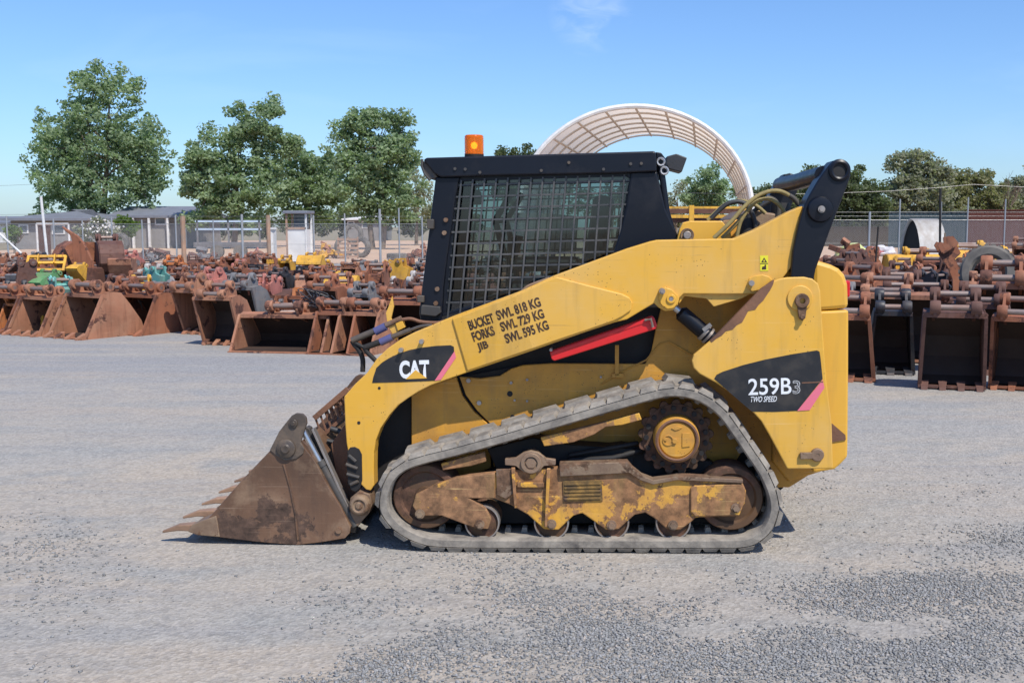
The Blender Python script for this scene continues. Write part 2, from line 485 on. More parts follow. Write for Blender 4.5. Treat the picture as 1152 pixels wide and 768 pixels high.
# ---- rubber tracks -------------------------------------------------------
INNER = [(437,563),(443,543),(457,529.5),(480,521.5),(510,514),(560,500.5),(610,486),(658,472),(700,460),(730,451.5),(757,446.5),(783,451),
         (806,466),(823,488),(841,514.5),(855,536),(864,558),(865.5,574),(860,590),(850,600),(836,605.6),(800,606.5),(730,606.5),(650,606.5),(572,606.5),(500,605.5),(474,601.5),(452,590),(439.5,576)]
def track_mesh():
    mb = MB()
    pts = [Vector((p[0], 0, p[1])) for p in LL(INNER, 0.01)]
    n = 260
    P, ln = catmull(pts, n, True)
    T = [(P[(i+1) % n] - P[(i-1) % n]).normalized() for i in range(n)]
    Nn = [Vector((-t.z, 0, t.x)) for t in T]
    cen = sum(P, Vector()) / n
    if (P[10] - cen).dot(Nn[10]) < 0: Nn = [-x for x in Nn]
    th = 0.049
    ys = [0.018, 0.006, 0.006, 0.018, 0.302, 0.314, 0.314, 0.302]
    os_ = [0.0, 0.008, th-0.008, th, th, th-0.008, 0.008, 0.0]
    vs = []; fs = []
    m = len(ys)
    for i in range(n):
        for k in range(m):
            q = P[i] + Nn[i] * os_[k]
            vs.append((q.x, ys[k], q.z))
    for i in range(n):
        j = (i + 1) % n
        for k in range(m):
            k2 = (k + 1) % m
            fs.append((i*m+k, i*m+k2, j*m+k2, j*m+k))
    mb.add(vs, fs, True)
    def frame(s):
        s = (s % ln) / ln * n
        i = int(s) % n; u = s - int(s)
        p = P[i].lerp(P[(i+1) % n], u); t = T[i].lerp(T[(i+1) % n], u).normalized(); q = Nn[i].lerp(Nn[(i+1) % n], u).normalized()
        return p, t, q
    def lug(s, base, top, h, y0, y1, skew=0.0, out=True, ch=0.012):
        p, t, q = frame(s)
        o0 = th - 0.003 if out else 0.003
        d = 1 if out else -1
        vs = []
        for (hh, w, cy) in ((0, base, 0), (h, top, ch)):
            for (sx, yy, sk) in ((-1, y0 + cy, 0), (1, y0 + cy, 0), (1, y1 - cy, skew), (-1, y1 - cy, skew)):
                v = p + q * (o0 * 1.0 + d * hh) + t * (sx * w / 2 + sk)
                vs.append((v.x, yy, v.z))
        mb.add(vs, [(0,1,2,3),(4,7,6,5),(0,4,5,1),(1,5,6,2),(2,6,7,3),(3,7,4,0)])
    np_ = 2 * round(ln / 0.172)
    pitch = ln / np_
    rnd = random.Random(3)
    for k in range(np_):
        w = rnd.uniform(0.92, 1.05); h = rnd.uniform(0.019, 0.025)
        lug(k * pitch, 0.083, 0.060 * w, h, 0.004, 0.135, 0.012)
        if k % 2 == 0:
            lug(k * pitch + pitch * 0.8, 0.155, 0.125, 0.028, 0.165, 0.31, -0.01)
        # guide lugs that run between the rollers
        lug(k * pitch, 0.035, 0.022, 0.028, 0.135, 0.155, out=False, ch=0.004)
        lug(k * pitch, 0.035, 0.022, 0.028, 0.175, 0.195, out=False, ch=0.004)
    return mb
# ---- track frame ---------------------------------------------------------
def roller(x, z, r, y0, y1, hub=0.35):
    mb = MB()
    mb.lathe((x, 0, z), [(1e-4, y0 - .01), (r*hub, y0 - .01), (r*hub*1.1, y0 + .004), (r*.86, y0 + .012), (r*.9, y0), (r, y0 + .002), (r, y0 + .05), (r*.7, y0 + .07), (r*.7, y1 - .07), (r, y1 - .05), (r, y1), (1e-4, y1)], 36)
    return mb
def bolt(mb, x, z, y, r, h=0.018):
    mb.cyl((x, z), r, y - h, y + 0.01, 6)
    mb.cyl((x, z), r * 1.45, y - h * 0.35, y + 0.005, 18)
FRAME = [(464.5,569),(468,556),(490,545),(511.8,537.5),(527.5,534.6),(557,531.8),(566,529),(629,526),(640,523.5),(706,523),(714.5,534),(734.6,543.5),(760,538.5),(835,541.8),(839.5,552),(838,566),(829,580.5),(783,582),(777.5,587),(765,596),(750,595),(738,584),(726,576.5),(714,579),(696,595),(682,596),(668,586),(655,577),(645,580),(628,596),(612,595),(594,579),(575,568),(556,560.5),(527.5,560.4),(546,571),(552.5,584),(549,595),(534.6,594),(514.6,586.5),(497,580),(471.6,580)]
for s in (0, 1):
    tr = side(s, track_mesh()).build("rubber_track", M['rubber'], loader, auto=35)
    fy = 0.045
    # dark inboard structure of the undercarriage
    ub = MB()
    ub.prism(LL([(470,560),(600,512),(700,500),(800,520),(852,560),(845,590),(480,590)], 0.2), 0.22, 0.30)
    side(s, ub).build("undercarriage_housing", M['dark'], loader, bevel=0.005)
    fm = MB(); fm.prism(LL(FRAME, fy), fy, fy + 0.05)
    fr = side(s, fm).build("track_frame", M['yellow_worn'], loader, bevel=0.006)
    i0 = FRAME.index((557,531.8)); i1 = FRAME.index((556,560.5))
    mb = MB(); mb.prism(LL([(x_ if x_ > 480 else x_ - .5, y_) for x_, y_ in FRAME[i1:] + FRAME[:i0+1]], fy - .006), fy - .006, fy + .045)
    side(s, mb).build('front_arm_plate', M['rusty_arm'], fr, bevel=0.005)
    mb = MB()   # top flange, ribs
    x0, z0 = L(629, 524, fy - 0.02); x1, z1 = L(709, 521.5, fy - 0.02)
    mb.prism(LL([(629,522),(706,519.5),(712,527),(722,535),(735,540),(762,535.5),(836,539),(836,543.5),(762,540),(735,545),(720,540),(708,532),(630,536)], fy - 0.02), fy - 0.02, fy + 0.06)
    side(s, mb).build("top_flange", M['brown_metal'], fr, bevel=0.004)
    mb = MB()
    for (a, b) in (((577,526),(580,571)), ((617,527),(614,592))):
        p = L(a[0], a[1], fy - 0.02); q = L(b[0], b[1], fy - 0.02)
        mb.prism([(p[0]-.008, p[1]), (p[0]+.01, p[1]), (q[0]+.006, q[1]), (q[0]-.006, q[1])], fy - 0.028, fy + 0.002)
    p = L(582, 544, fy)
    mb.prism(LL([(582,543),(612,543),(612,548),(582,548)], fy - 0.02), fy - 0.02, fy + 0.002)
    side(s, mb).build("stiffening_rib", M['yellow_worn'], fr, bevel=0.002)
    mb = MB(); mb.prism(LL([(558,528),(577,527),(577,555),(569,561),(559,556)], fy - 0.012), fy - 0.012, fy + .005)
    side(s, mb).build("patch_plate", M['brown_metal'], fr, bevel=0.002)
    mb = MB(); mb.prism(LL([(633,541),(677,540),(678,563),(634,564)], fy - 0.008), fy - 0.008, fy + 0.004)
    for k in range(5):
        yy = 544 + k * 4.1
        mb.prism(LL([(635,yy),(676,yy-1),(676,yy+1),(635,yy+2)], fy - .015), fy - 0.013, fy - 0.006)
    side(s, mb).build("step_plate", M['grille_yellow'], fr, bevel=0.001)
    mb = MB(); mb.prism(LL([(777,549),(781,546),(833,544),(838,550),(838,564),(832,579.5),(782,581),(777,575)], fy - 0.014), fy - 0.014, fy + 0.004)
    side(s, mb).build("tensioner_cover", M['yellow_worn'], fr, bevel=0.005)
    mb = MB()
    for (a, b) in ((540,588.5),(620.6,588.5),(688,589.5),(757,589.5),(827.5,570),(473,577)):
        x, z = L(a, b, fy)
        bolt(mb, x, z, fy - 0.012, 0.017, 0.02)
    side(s, mb).build("roller_bolts", M['brown_metal'], fr)
    for (a, b) in ((543,587),(620.6,587.5),(688,588),(757,587.5)):
        x, z = L(a, b, fy + 0.04)
        z = L(a, 606.5, 0.06)[1] + 0.088
        side(s, roller(x, z, 0.088, 0.058, 0.26)).build("track_roller", M['idler'], loader)
        mb = MB(); mb.lathe((x, 0, z), [(.081,.0565),(.088,.0565),(.0895,.06),(.0895,.108),(.081,.108),(.081,.0565)], 36)
        side(s, mb).build("roller_rim", M['worn_steel'], bpy.data.objects[[o.name for o in bpy.data.objects if o.name.startswith('track_roller')][-1]])
    for (a, b, r) in ((479,558,0.168), (822,560,0.166)):
        x, z = L(a, b, 0.08)
        mb = MB()
        mb.lathe((x, 0, z), [(1e-4, .06), (.05, .06), (.055, .075), (r*.72, .085), (r*.78, .07), (r*.95, .07), (r, .085), (r, .25), (1e-4, .25)], 44)
        side(s, mb).build("idler_wheel", M['idler'], loader)
    # sprocket
    x, z = L(761, 493, 0.09)
    prof = []
    nt_ = 17
    for k in range(nt_ * 6):
        a = 2 * PI * k / (nt_ * 6)
        ph = (k % 6)
        rr = [0.186, 0.193, 0.193, 0.186, 0.168, 0.168][ph]
        prof.append((x + rr * math.cos(a), z + rr * math.sin(a)))
    mb = MB(); mb.prism(prof, 0.13, 0.16)
    mb.lathe((x, 0, z), [(.12,.125),(.17,.125),(.17,.132),(.12,.132),(.12,.125)], 40)
    sp = side(s, mb).build("drive_sprocket", M['idler'], loader, bevel=0.003)
    mb = MB()
    for k in range(17):
        a = 2 * PI * (k + .5) / 17
        mb.cyl((x + .150 * math.cos(a), z + .150 * math.sin(a)), 0.013, 0.108, 0.132, 10)
    side(s, mb).build("sprocket_studs", M['dark'], sp)
    mb = MB()
    mb.lathe((x, 0, z), [(1e-4,.045),(.085,.045),(.092,.052),(.094,.052),(.098,.042),(.108,.042),(.113,.05),(.116,.13),(.15,.135),(1e-4,.135)], 48)
    mb.cyl((x - .012, z - .002), 0.014, 0.034, 0.05, 6)
    mb.cyl((x - .045, z), 0.028, 0.040, 0.048, 20, hole=0.022)
    mb.cyl((x - .058, z + .006), 0.009, 0.036, 0.05, 10)
    x2, z2 = x + 0.045, z
    mb.prism([(x2-.02,z2-.035),(x2+.02,z2-.03),(x2+.018,z2+.038),(x2-.02,z2+.038)], 0.040, 0.047)
    mb.prism([(x-.03,z+.06),(x-.01,z+.05),(x+.01,z+.055),(x+.025,z+.065),(x,z+.072)], 0.040, 0.047)
    side(s, mb).build("drive_hub", M['yellow_hull'], sp, auto=30, bevel=0.0015)
    mb = MB(); mb.lathe((x, 0, z), [(.093,.0405),(.1,.036),(.109,.0405),(.1,.045),(.093,.0405)], 48)
    side(s, mb).build("hub_ring", M['rust_edge'], sp)
    mb = MB(); mb.prism(LL([(496,521.5),(522,514),(545,508.5),(547,519),(530,524),(498,529)], fy), fy, fy + .03)
    mb.prism(LL([(608,492),(672,476.5),(719,464),(722,472),(700,478),(682,480),(668,489),(645,497.5),(612,502)], fy), fy, fy + .03)
    side(s, mb).build("upper_bracket", M['yellow_worn'], loader, bevel=0.004)
    # pivot of the suspension
    x, z = L(597.6, 520, 0.04)
    mb = MB()
    mb.prism(LL([(568,516),(580,515),(589,509),(597,507),(606,509),(614,515.5),(625,517),(625,523),(612,524),(606,531),(597,533),(589,531),(580,524),(568,523)], 0.03), 0.03, 0.06)
    mb.cyl((x, z), 0.052, 0.018, 0.14, 26, hole=0.034)
    mb.cyl((x, z), 0.030, 0.024, 0.05, 6)
    side(s, mb).build("suspension_pivot", M['brown_metal'], loader, bevel=0.003)
    mb = MB()   # grimy box above the frame between pivot and sprocket
    mb.prism(LL([(548,505),(600,492),(640,500),(715,505),(712,522),(560,530)], 0.2), 0.2, 0.33)
    mb.tube([ (L(640,512,.17)[0],.17,L(640,512,.17)[1]), (L(680,505,.17)[0],.17,L(680,505,.17)[1]), (L(718,498,.2)[0],.2,L(718,498,.2)[1])], 0.013, 8)
    mb.tube([ (L(640,518,.15)[0],.15,L(640,518,.15)[1]), (L(690,515,.15)[0],.15,L(690,515,.15)[1]), (L(722,506,.2)[0],.2,L(722,506,.2)[1])], 0.016, 8)
    side(s, mb).build("suspension_beam", M['dark'], loader, bevel=0.004)

# ---- hull ----------------------------------------------------------------
HY = 0.335
for s in (0, 1):
    mb = MB(); mb.prism(LL([(463,440),(500,428),(513,424),(520,445),(533,463),(548,476),(560,600),(463,580)], HY), HY, HY + 0.03)
    side(s, mb).build("front_hull_panel", M['yellow_hull'], loader, bevel=0.003)
    mb = MB(); mb.prism(LL([(517,424),(540,426),(562,423),(575,415),(588,411),(620,409),(726,409.5),(733,395),(738,370),(746,338),(800,322),(900,330),(915,400),(915,531),(888,548),(862,548),(840,500),(800,560),(560,590),(552,477),(537,462),(524,444)], HY + .008), HY + 0.008, HY + 0.04)
    hp = side(s, mb).build("hull_side_panel", M['yellow_hull'], loader, bevel=0.003)
    mb = MB()
    for (a, b, r) in ((527,428,.012),(539,453,.012),(575,430.5,.008),(593,427,.007),(579,450,.006),(593,451,.006),(646,462,.006),(676,424,.006)):
        x, z = L(a, b, HY); mb.cyl((x, z), r, HY - 0.006, HY + .01, 14)
    side(s, mb).build("hull_bolts", M['worn_steel'], hp)
    mb = MB()
    for (a, b, r) in ((573.5,443,.015),(576.5,469,.012)):
        x, z = L(a, b, HY); mb.cyl((x, z), r, HY + 0.0055, HY + .02, 16)
    side(s, mb).build("drain_hole", M['dark'], hp)
    mb = MB()   # bent edge of the hull below the lift cylinder and bracket
    p = [L(a, b, HY) for a, b in ((676,432),(700,418),(727,405),(742,387),(752,384),(782,401))]
    mb.tube([(q[0], HY + .004, q[1]) for q in p], 0.005, 6)
    p0 = L(693,388,HY); p1 = L(695,422,HY)
    mb.box(((p0[0]+p1[0])/2, HY - .004, (p0[1]+p1[1])/2), (.02, .02, p0[1]-p1[1]))
    mb.box((p1[0], HY - .004, p1[1]), (.06, .02, .02))
    side(s, mb).build("hull_edge_trim", M['yellow_hull'], hp)
mb = MB()   # body core between the sides
core = LL([(463,445),(520,424),(575,414),(735,412),(760,345),(900,335),(912,531),(885,546),(870,560),(640,596),(560,590),(480,578)], HY + .03)
mb.prism(core, HY + 0.045, W - HY - 0.045)
mb.build("chassis", M['dark'], loader)
mb = MB()   # machinery under the cab
mb.prism(LL([(455,430),(480,360),(735,300),(745,340),(735,412),(560,424),(463,445)], HY + .09), HY + .09, W - HY - .09)
mb.build("engine_deck", M['dark'], loader)
mb = MB()   # sloping front panel and stepped tread between the arms
fp = LL([(420,475),(455,432),(463,440),(463,575),(430,590),(420,560)], HY + .06)
mb.prism(fp, HY + .06, W - HY - .06)
mb.build("front_bulkhead", M['dark'], loader, bevel=0.004)
mb = MB()
for k in range(7):
    a = (357 + k*5.2, 467 - k*4.3)
    x, z = L(a[0], a[1], .55)
    mb.box((x, (.50 + W - .50)/2, z), (.012, W - 1.0, .012))
    mb.bar((x, .50, z), (x + .035, .50, z - .10), .006, .012)
    mb.bar((x, .75, z), (x + .035, .75, z - .10), .006, .012)
    mb.bar((x, 1.0, z), (x + .035, 1.0, z - .10), .006, .012)
x0, z0 = L(354, 470, .5); x1, z1 = L(392, 437, .5)
for y in (.49, W - .49):
    mb.bar((x0, y, z0), (x1, y, z1), .014, .03)
    mb.bar((x0 + .03, y, z0 - .11), (x1 + .03, y, z1 - .10), .014, .02)
mb.build("step_grille", M['rust_edge'], loader, bevel=0.002)

# ---- lift arms -----------------------------------------------------------
ARMY = 0.115
ARM_O = [(409.7,553),(402,545),(391,520),(387.5,500),(386,480),(384.7,447.7),(397,433.5),(410.5,420.8),(422,404.4),(434,393),(448,383.3),(462,376),(478.4,369.2),(506.6,357.5),(585,328),(621.7,311),(705,280),(731.6,271.8),(740,270),(826,268.4),(848,259),(886.3,238.9),(903,231.7),(901,240),(896,268),(890.6,300.5),(880.6,313),(868,322),(855,330.5),(814.7,330.8),(769,330.5),(764.5,335),(762.5,343),(757,349),(748,350),(741,346),(736,341),(705,359.4),(692,362.5),(660,373),(626.9,384.5),(580,401),(520.6,421.5),(483,434.8),(469,441.9),(457,449.5),(445.8,457.5),(436,468.8),(425.8,484),(420.5,498),(418.6,511.7),(418.4,530),(418.8,548),(415,554)]
l1a, l1b = LL([(506.6,357), (525,419)], ARMY)
l2a, l2b = LL([(579,332), (600,393)], ARMY)
def dline(p, a, b):
    d = Vector((b[0]-a[0], b[1]-a[1])).normalized()
    return (p[0]-a[0]) * d.y - (p[1]-a[1]) * d.x       # sign settled below
sg = 1 if dline((l1a[0]-1, l1a[1]), l1a, l1b) > 0 else -1
BEND = 0.045
def bend(x, z):
    d1 = sg * dline((x, z), l1a, l1b); d2 = sg * dline((x, z), l2a, l2b)
    if d2 <= 0: return 0.0
    if d1 >= 0: return BEND
    return BEND * d2 / (d2 - d1)
def bend_mesh(o, flip=False):
    me = o.data
    bm = bmesh.new(); bm.from_mesh(me)
    for a, b in ((l1a, l1b), (l2a, l2b)):
        d = Vector((b[0]-a[0], 0, b[1]-a[1])).normalized()
        bmesh.ops.bisect_plane(bm, geom=bm.verts[:] + bm.edges[:] + bm.faces[:], plane_co=(a[0], 0, a[1]), plane_no=(-d.z, 0, d.x), dist=1e-5)
    for v in bm.verts:
        k = bend(v.co.x, v.co.z)
        v.co.y += -k if flip else k
    bmesh.ops.triangulate(bm, faces=[f for f in bm.faces if len(f.verts) > 4])
    bm.to_mesh(me); bm.free()
for s in (0, 1):
    mb = MB(); mb.prism(LL(ARM_O, ARMY), ARMY, ARMY + 0.10)
    arm = side(s, mb).build("lift_arm", M['yellow'], loader, bevel=0.005); bend_mesh(arm, s)
    # thicker forward plate of the arm
    mb = MB(); mb.prism(LL([(612,317),(626,311.5),(660,320.5),(700,330.5),(708,334.5),(711.5,341),(710,349),(700,356),(690,361),(660,371.5),(626.9,382.5),(580,399),(524.5,418.5),(507.2,359.5),(585,329.8)], ARMY - 0.011), ARMY - 0.011, ARMY + .004)
    rp_ = side(s, mb).build("reinforcing_plate", M['yellow'], arm, bevel=0.005); bend_mesh(rp_, s)
    # lower rear web of the arm
    mb = MB(); mb.prism(LL([(764,328),(850,328),(834,336),(803,345),(795,336),(770,333),(764,342)], ARMY + .02), ARMY + .02, ARMY + .06)
    side(s, mb).build("arm_web", M['yellow'], arm, bevel=0.003)
    # pin boss
    mb = MB(); mb.prism(LL([(742,326),(748,323),(756,326),(763,333),(763.5,340),(758,346.5),(751,347.5),(744,343),(741.5,336)], ARMY - .018), ARMY - .018, ARMY + .01)
    x, z = L(755, 336, ARMY - .02); mb.cyl((x, z), .023, ARMY - .026, ARMY, 24, hole=.012)
    ar = side(s, mb).build("cylinder_boss", M['yellow'], arm, bevel=0.002)
    mb = MB(); x, z = L(744.5, 327, ARMY); mb.cyl((x, z), .015, ARMY - .045, ARMY, 12); mb.cyl((x, z), .009, ARMY - .055, ARMY, 6)
    x, z = L(755, 336, ARMY); mb.cyl((x, z), .0115, ARMY - .0235, ARMY, 12)
    x, z = L(844.5, 318, ARMY); mb.cyl((x, z), .014, ARMY - .04, ARMY, 12)
    for q in ((475,383.5),(452,393)):
        x, z = L(q[0], q[1], ARMY + .045); mb.cyl((x, z), .012, ARMY + .01, ARMY + .06, 12)
    side(s, mb).build("pin_bolts", M['worn_steel'], arm)
    mb = MB(); mb.prism(LL([(840,321),(843,313),(850,310),(858,309),(865,311),(869,315),(855,326),(846,328)], ARMY - .012), ARMY - .012, ARMY + .01)
    side(s, mb).build("arm_lug", M['yellow'], arm, bevel=0.003)
    # oval pocket in the foot with hose ends
    mb = MB(); fy2 = ARMY + BEND - .004
    oval = [(391,507),(394,503),(399,502.5),(404,505),(407,511),(407.5,540),(405,549),(400,553),(395,551),(391.5,543),(390,525)]
    mb.prism(LL(oval, fy2), fy2, fy2 + .02)
    fo = side(s, mb).build("foot_pocket", M['dark'], arm, bevel=0.002)
    mb = MB()
    for (a, b) in (((389,522),(402,527)), ((390,533),(404,537)), ((392,512),(400,519)), ((394,545),(403,541))):
        p = L(*a, fy2 - .01); q = L(*b, fy2 - .01)
        mb.tube([(p[0], fy2 - .006, p[1]), (q[0], fy2 - .006, q[1])], .009, 8)
    side(s, mb).build("hose_fitting", M['grey_metal'], fo)
    x, z = L(405, 567.5, ARMY + .03)
    mb = MB(); mb.lathe((x, 0, z), [(1e-4,ARMY+.0),(.016,ARMY),(.018,ARMY+.008),(.03,ARMY+.008),(.033,ARMY),(.045,ARMY+.004),(.055,ARMY+.02),(.055,ARMY+.17),(1e-4,ARMY+.17)], 30)
    mb.prism(LL([(394,560),(404,552),(416,556),(419,566),(416,576),(402,592),(394,585)], ARMY + .04), ARMY + .04, ARMY + .15)
    side(s, mb).build("foot_pin", M['brown_metal'], arm, bevel=0.003)
    mb = MB()   # small stains and drilled holes in the front of the arm
    for (a, b, r) in ((426.5,436.5,.0075),(403.5,475.5,.0085)):
        x, z = L(a, b, fy2); mb.cyl((x, z), r, fy2 - .0005 + .003, fy2 + .02, 14)
    side(s, mb).build("drilled_hole", M['dark'], arm)
# cross tube between the arms at the front
mb = MB(); x, z = L(440, 410, .3); mb.tube([(x + .1, ARMY + .09, z - .03), (x + .1, W - ARMY - .09, z - .03)], .05, 20)
mb.build("arm_cross_tube", M['yellow_hull'], loader)

# ---- rear uprights, links and engine house -------------------------------
UPY = 0.05
UPR = [(869.4,316.5),(877,313.5),(885.8,312),(905,311.5),(914,313.5),(920.5,319),(923,328),(924,345.6),(929.6,425.8),(935.8,476.9),(937.2,527),(885.8,527.3),(865.8,489.6),(856.7,474),(843,459),(825,444),(805.6,430.5),(787,420.5),(780.5,414),(778.3,405.8),(780.5,399),(785.6,394.8),(809,374.8),(856.7,325.6)]
for s in (0, 1):
    mb = MB(); mb.prism(LL(UPR, UPY), UPY, UPY + 0.03)
    up = side(s, mb).build("side_tower", M['yellow'], loader, bevel=0.006)
    mb = MB(); mb.prism(LL([(872,330),(922,322),(928,425),(934,480),(934,524),(888,524),(866,486),(860,420)], .2), .235, .30)
    side(s, mb).build("tower_inner_plate", M['yellow_hull'], up, bevel=0.004)
    mb = MB()
    # rusted bare edge
    rr = random.Random(5)
    e0 = [(799,383.3),(809,373.6),(856.7,324.6),(871,315)]
    inner = []
    for k in range(15):
        t = k / 14
        x_ = 869 + (800 - 869) * t; y_ = 319.5 + (384.5 - 319.5) * t
        w_ = (5.5 * math.sin(PI * min(1, t * 1.05)) ** .7 + 1) * rr.uniform(.5, 1.3)
        inner.append((x_ + w_ * .70, y_ + w_ * .72))
    mb.prism(LL(e0 + inner, UPY - .002), UPY - .002, UPY + 0.031)
    side(s, mb).build("bare_edge", M['rust_edge'], up)
    x, z = L(901.5, 338, UPY)
    mb = MB(); mb.cyl((x - .008, z + .012), .062, UPY - .010, UPY + .01, 36)
    side(s, mb).build("pivot_boss", M['yellow'], up, bevel=0.003)
    mb = MB(); mb.lathe((x + .001, 0, z), [(.014,UPY-.03),(.034,UPY-.03),(.036,UPY-.02),(.036,UPY),(.014,UPY),(.014,UPY-.03)], 24)
    mb.prism([(x-.022,z-.03),(x+.024,z-.03),(x+.018,z-.085),(x+.002,z-.098),(x-.012,z-.085)], UPY - .022, UPY)
    mb.cyl((x + .003, z - .078), .013, UPY - .035, UPY - .01, 6)
    side(s, mb).build("pivot_pin", M['brown_metal'], up, bevel=0.002)
    mb = MB(); x, z = L(919, 511, UPY)
    mb.lathe((x, 0, z), [(.01,UPY-.02),(.03,UPY-.02),(.034,UPY-.01),(.034,UPY),(.01,UPY),(.01,UPY-.02)], 24)
    mb.cyl((x, z), .014, UPY - .018, UPY, 6)
    mb.bar((x - .025, UPY - .012, z - .002), (x - .085, UPY - .012, z - .004), .016, .032)
    side(s, mb).build("lower_pin", M['brown_metal'], up, bevel=0.002)
    # black rear link
    ly = 0.085
    mb = MB(); mb.prism(LL([(932,186.5),(937,181),(945,179),(952,181.5),(956.5,190),(957,198),(953.6,208),(948,222),(936,254),(917.8,303),(915,318),(889,318),(890.6,300),(892,283),(897.8,254.6),(903,236),(909,222),(920,203)], ly), ly, ly + 0.15)
    lk = side(s, mb).build("rear_link", M['black'], loader, bevel=0.008)
    mb = MB(); x, z = L(945, 191.6, ly - .01)
    mb.lathe((x, 0, z), [(.033,ly+.06),(.033,ly-.012),(.041,ly-.016),(.052,ly-.010),(.055,ly+.005)], 32)
    mb.cyl((x, z), .034, ly + .05, ly + .055, 24)
    side(s, mb).build("link_bushing", M['black'], lk)
    mb = MB(); mb.cyl((x, z), .0335, ly - .003, ly + .02, 24)
    side(s, mb).build("bushing_bore", M['dark'], lk)
    mb = MB(); x, z = L(923.5, 235.5, ly - .02)
    mb.lathe((x, 0, z), [(1e-4,ly-.024),(.03,ly-.026),(.058,ly-.020),(.064,ly-.01),(.064,ly+.01)], 36)
    mb.cyl((x, z), .02, ly - .036, ly - .02, 20)
    b1 = side(s, mb).build("link_boss", M['black'], lk)
    mb = MB(); bolt(mb, x, z, ly - .034, .012, .014)
    side(s, mb).build("boss_bolt", M['worn_steel'], b1)
mb = MB()
x, z = L(925, 197, .23); mb.tube([(x, .2, z), (x - .02, .84, z - .01), (x, W - .2, z)], .045, 24)
mb.build("link_cross_tube", M['black'], loader)
# engine house and rear door
mb = MB()
HSE = LL([(742,345),(757,300),(800,300),(870,330),(925,318),(925,531),(888,546),(742,546)], .36)
mb.prism(LL([(869,345),(878,300),(922,296),(926,531),(888,543),(869,520)], .31), .33, W - .33)
mb.build("engine_house", M['yellow_hull'], loader, bevel=0.01)
def door_prof(y):
    return LL([(914,292),(924,294.5),(934,297.5),(943,302),(949.5,309),(953,320),(953.6,340),(953.6,346.6),(914,350)], y)
mb = MB(); mb.prism(door_prof(.19), .17, W - .17)
dr = mb.build("engine_hood", M['yellow_clean'], loader, bevel=0.02)
mb = MB(); mb.prism(LL([(914,350),(953.8,348.2),(953.6,420),(953,499),(952.6,513),(945,521),(938,527),(914,531)], .19), .17, W - .17)
dr2 = mb.build("rear_door", M['yellow_clean'], loader, bevel=0.012)
mb = MB(); mb.prism(LL([(935,476),(936,476),(951,489),(951.5,494.5),(936,497)], .165), .163, .18)
mb.build("door_scrape", M['rust_edge'], dr2)
for s in (0, 1):
    mb = MB(); x, z = L(951, 324, .3)
    mb.box((x - .012, .24, z), (.035, .06, .085)); side(s, mb).build("tail_lamp", M['red_lens'], loader, bevel=0.01)
# lift cylinder and the brace stored on the arm
for s in (0, 1):
    cy = 0.22
    p = L(764, 350, cy); q = L(803, 383, cy)
    P0 = Vector((p[0], cy, p[1])); Q0 = Vector((q[0], cy, q[1])); d = (Q0 - P0).normalized()
    mb = MB(); mb.tube([P0, P0 + d*.012, P0 + d*.014, Q0 + d*.25], [.024, .034, .040, .040], 24)
    lc = side(s, mb).build("lift_cylinder", M['black'], loader)
    mb = MB(); c = P0.lerp(Q0, .72); mb.tube([c - d*.008, c + d*.008], .047, 24); mb.tube([c + d*.02, c + d*.032], .047, 24)
    mb.box(c + Vector((.01, -.045, .03)), (.02, .012, .05), Matrix.Rotation(.9, 3, 'Y'))
    side(s, mb).build("cylinder_clamp", M['worn_steel'], lc)
    mb = MB(); x, z = L(755, 338, cy); mb.tube([P0 - d*.05, P0 + d*.02], .018, 16)
    side(s, mb).build("cylinder_rod", M['steel'], lc)
by = 0.16
mb = MB()
o4 = [(618.5,395.5),(733.6,355.5),(736.5,358),(739.6,367),(738,370),(623.5,406),(620.5,404)]
mb.prism(LL(o4, by), by, by + .06)
br = mb.build("arm_brace", M['red'], loader, bevel=0.005)
mb = MB(); mb.prism(LL([(619,396.5),(733.8,356.5),(735,360),(620,400)], by), by - .004, by + .02)
mb.build("brace_flange", M['red'], br, bevel=0.002)
mb = MB(); x, z = L(620, 393, by); mb.cyl((x, z), .008, by - .02, by + .04, 10)
x, z = L(732, 361, by); mb.tube([(x - .03, by - .01, z + .005), (x, by - .018, z + .012), (x + .01, by - .012, z - .03)], .007, 8)
mb.build("brace_pin", M['worn_steel'], br)

# ---- cab -----------------------------------------------------------------
CABY = 0.42
CW = W - CABY
mb = MB(); mb.prism(LL([(476,180),(480,177.5),(735,170),(738,171),(739,193),(692,195),(560,197.5),(496,199.5),(488,195)], CABY - .02), CABY - .02, CW + .02)
roof = mb.build("cab_roof", M['black'], loader, bevel=0.008)
mb = MB()
for q in ((523.5,190.5),(540,194),(609,192),(679,190.5),(709.5,184.5),(721.5,184),(512,190),(640,183)):
    x, z = L(q[0], q[1], CABY - .02); mb.cyl((x, z), .008, CABY - .028, CABY, 12)
mb.build("roof_bolt", M['grey_metal'], roof)
mb = MB()   # pale visor edge at the front of the roof
for y in (CABY - .01, CW - .01):
    p = [L(a, b, y) for a, b in ((475,179),(474.5,187),(478,196),(484,203))]
    mb.tube([(q[0], y, q[1]) for q in p], .007, 8)
p = [L(a, b, CABY) for a, b in ((476,181),(475.5,187),(479,196),(485,202),(492,199),(486,190))]
mb.prism(p, CABY, CW)
mb.build("front_visor", M['grey_metal'], roof, bevel=0.002)
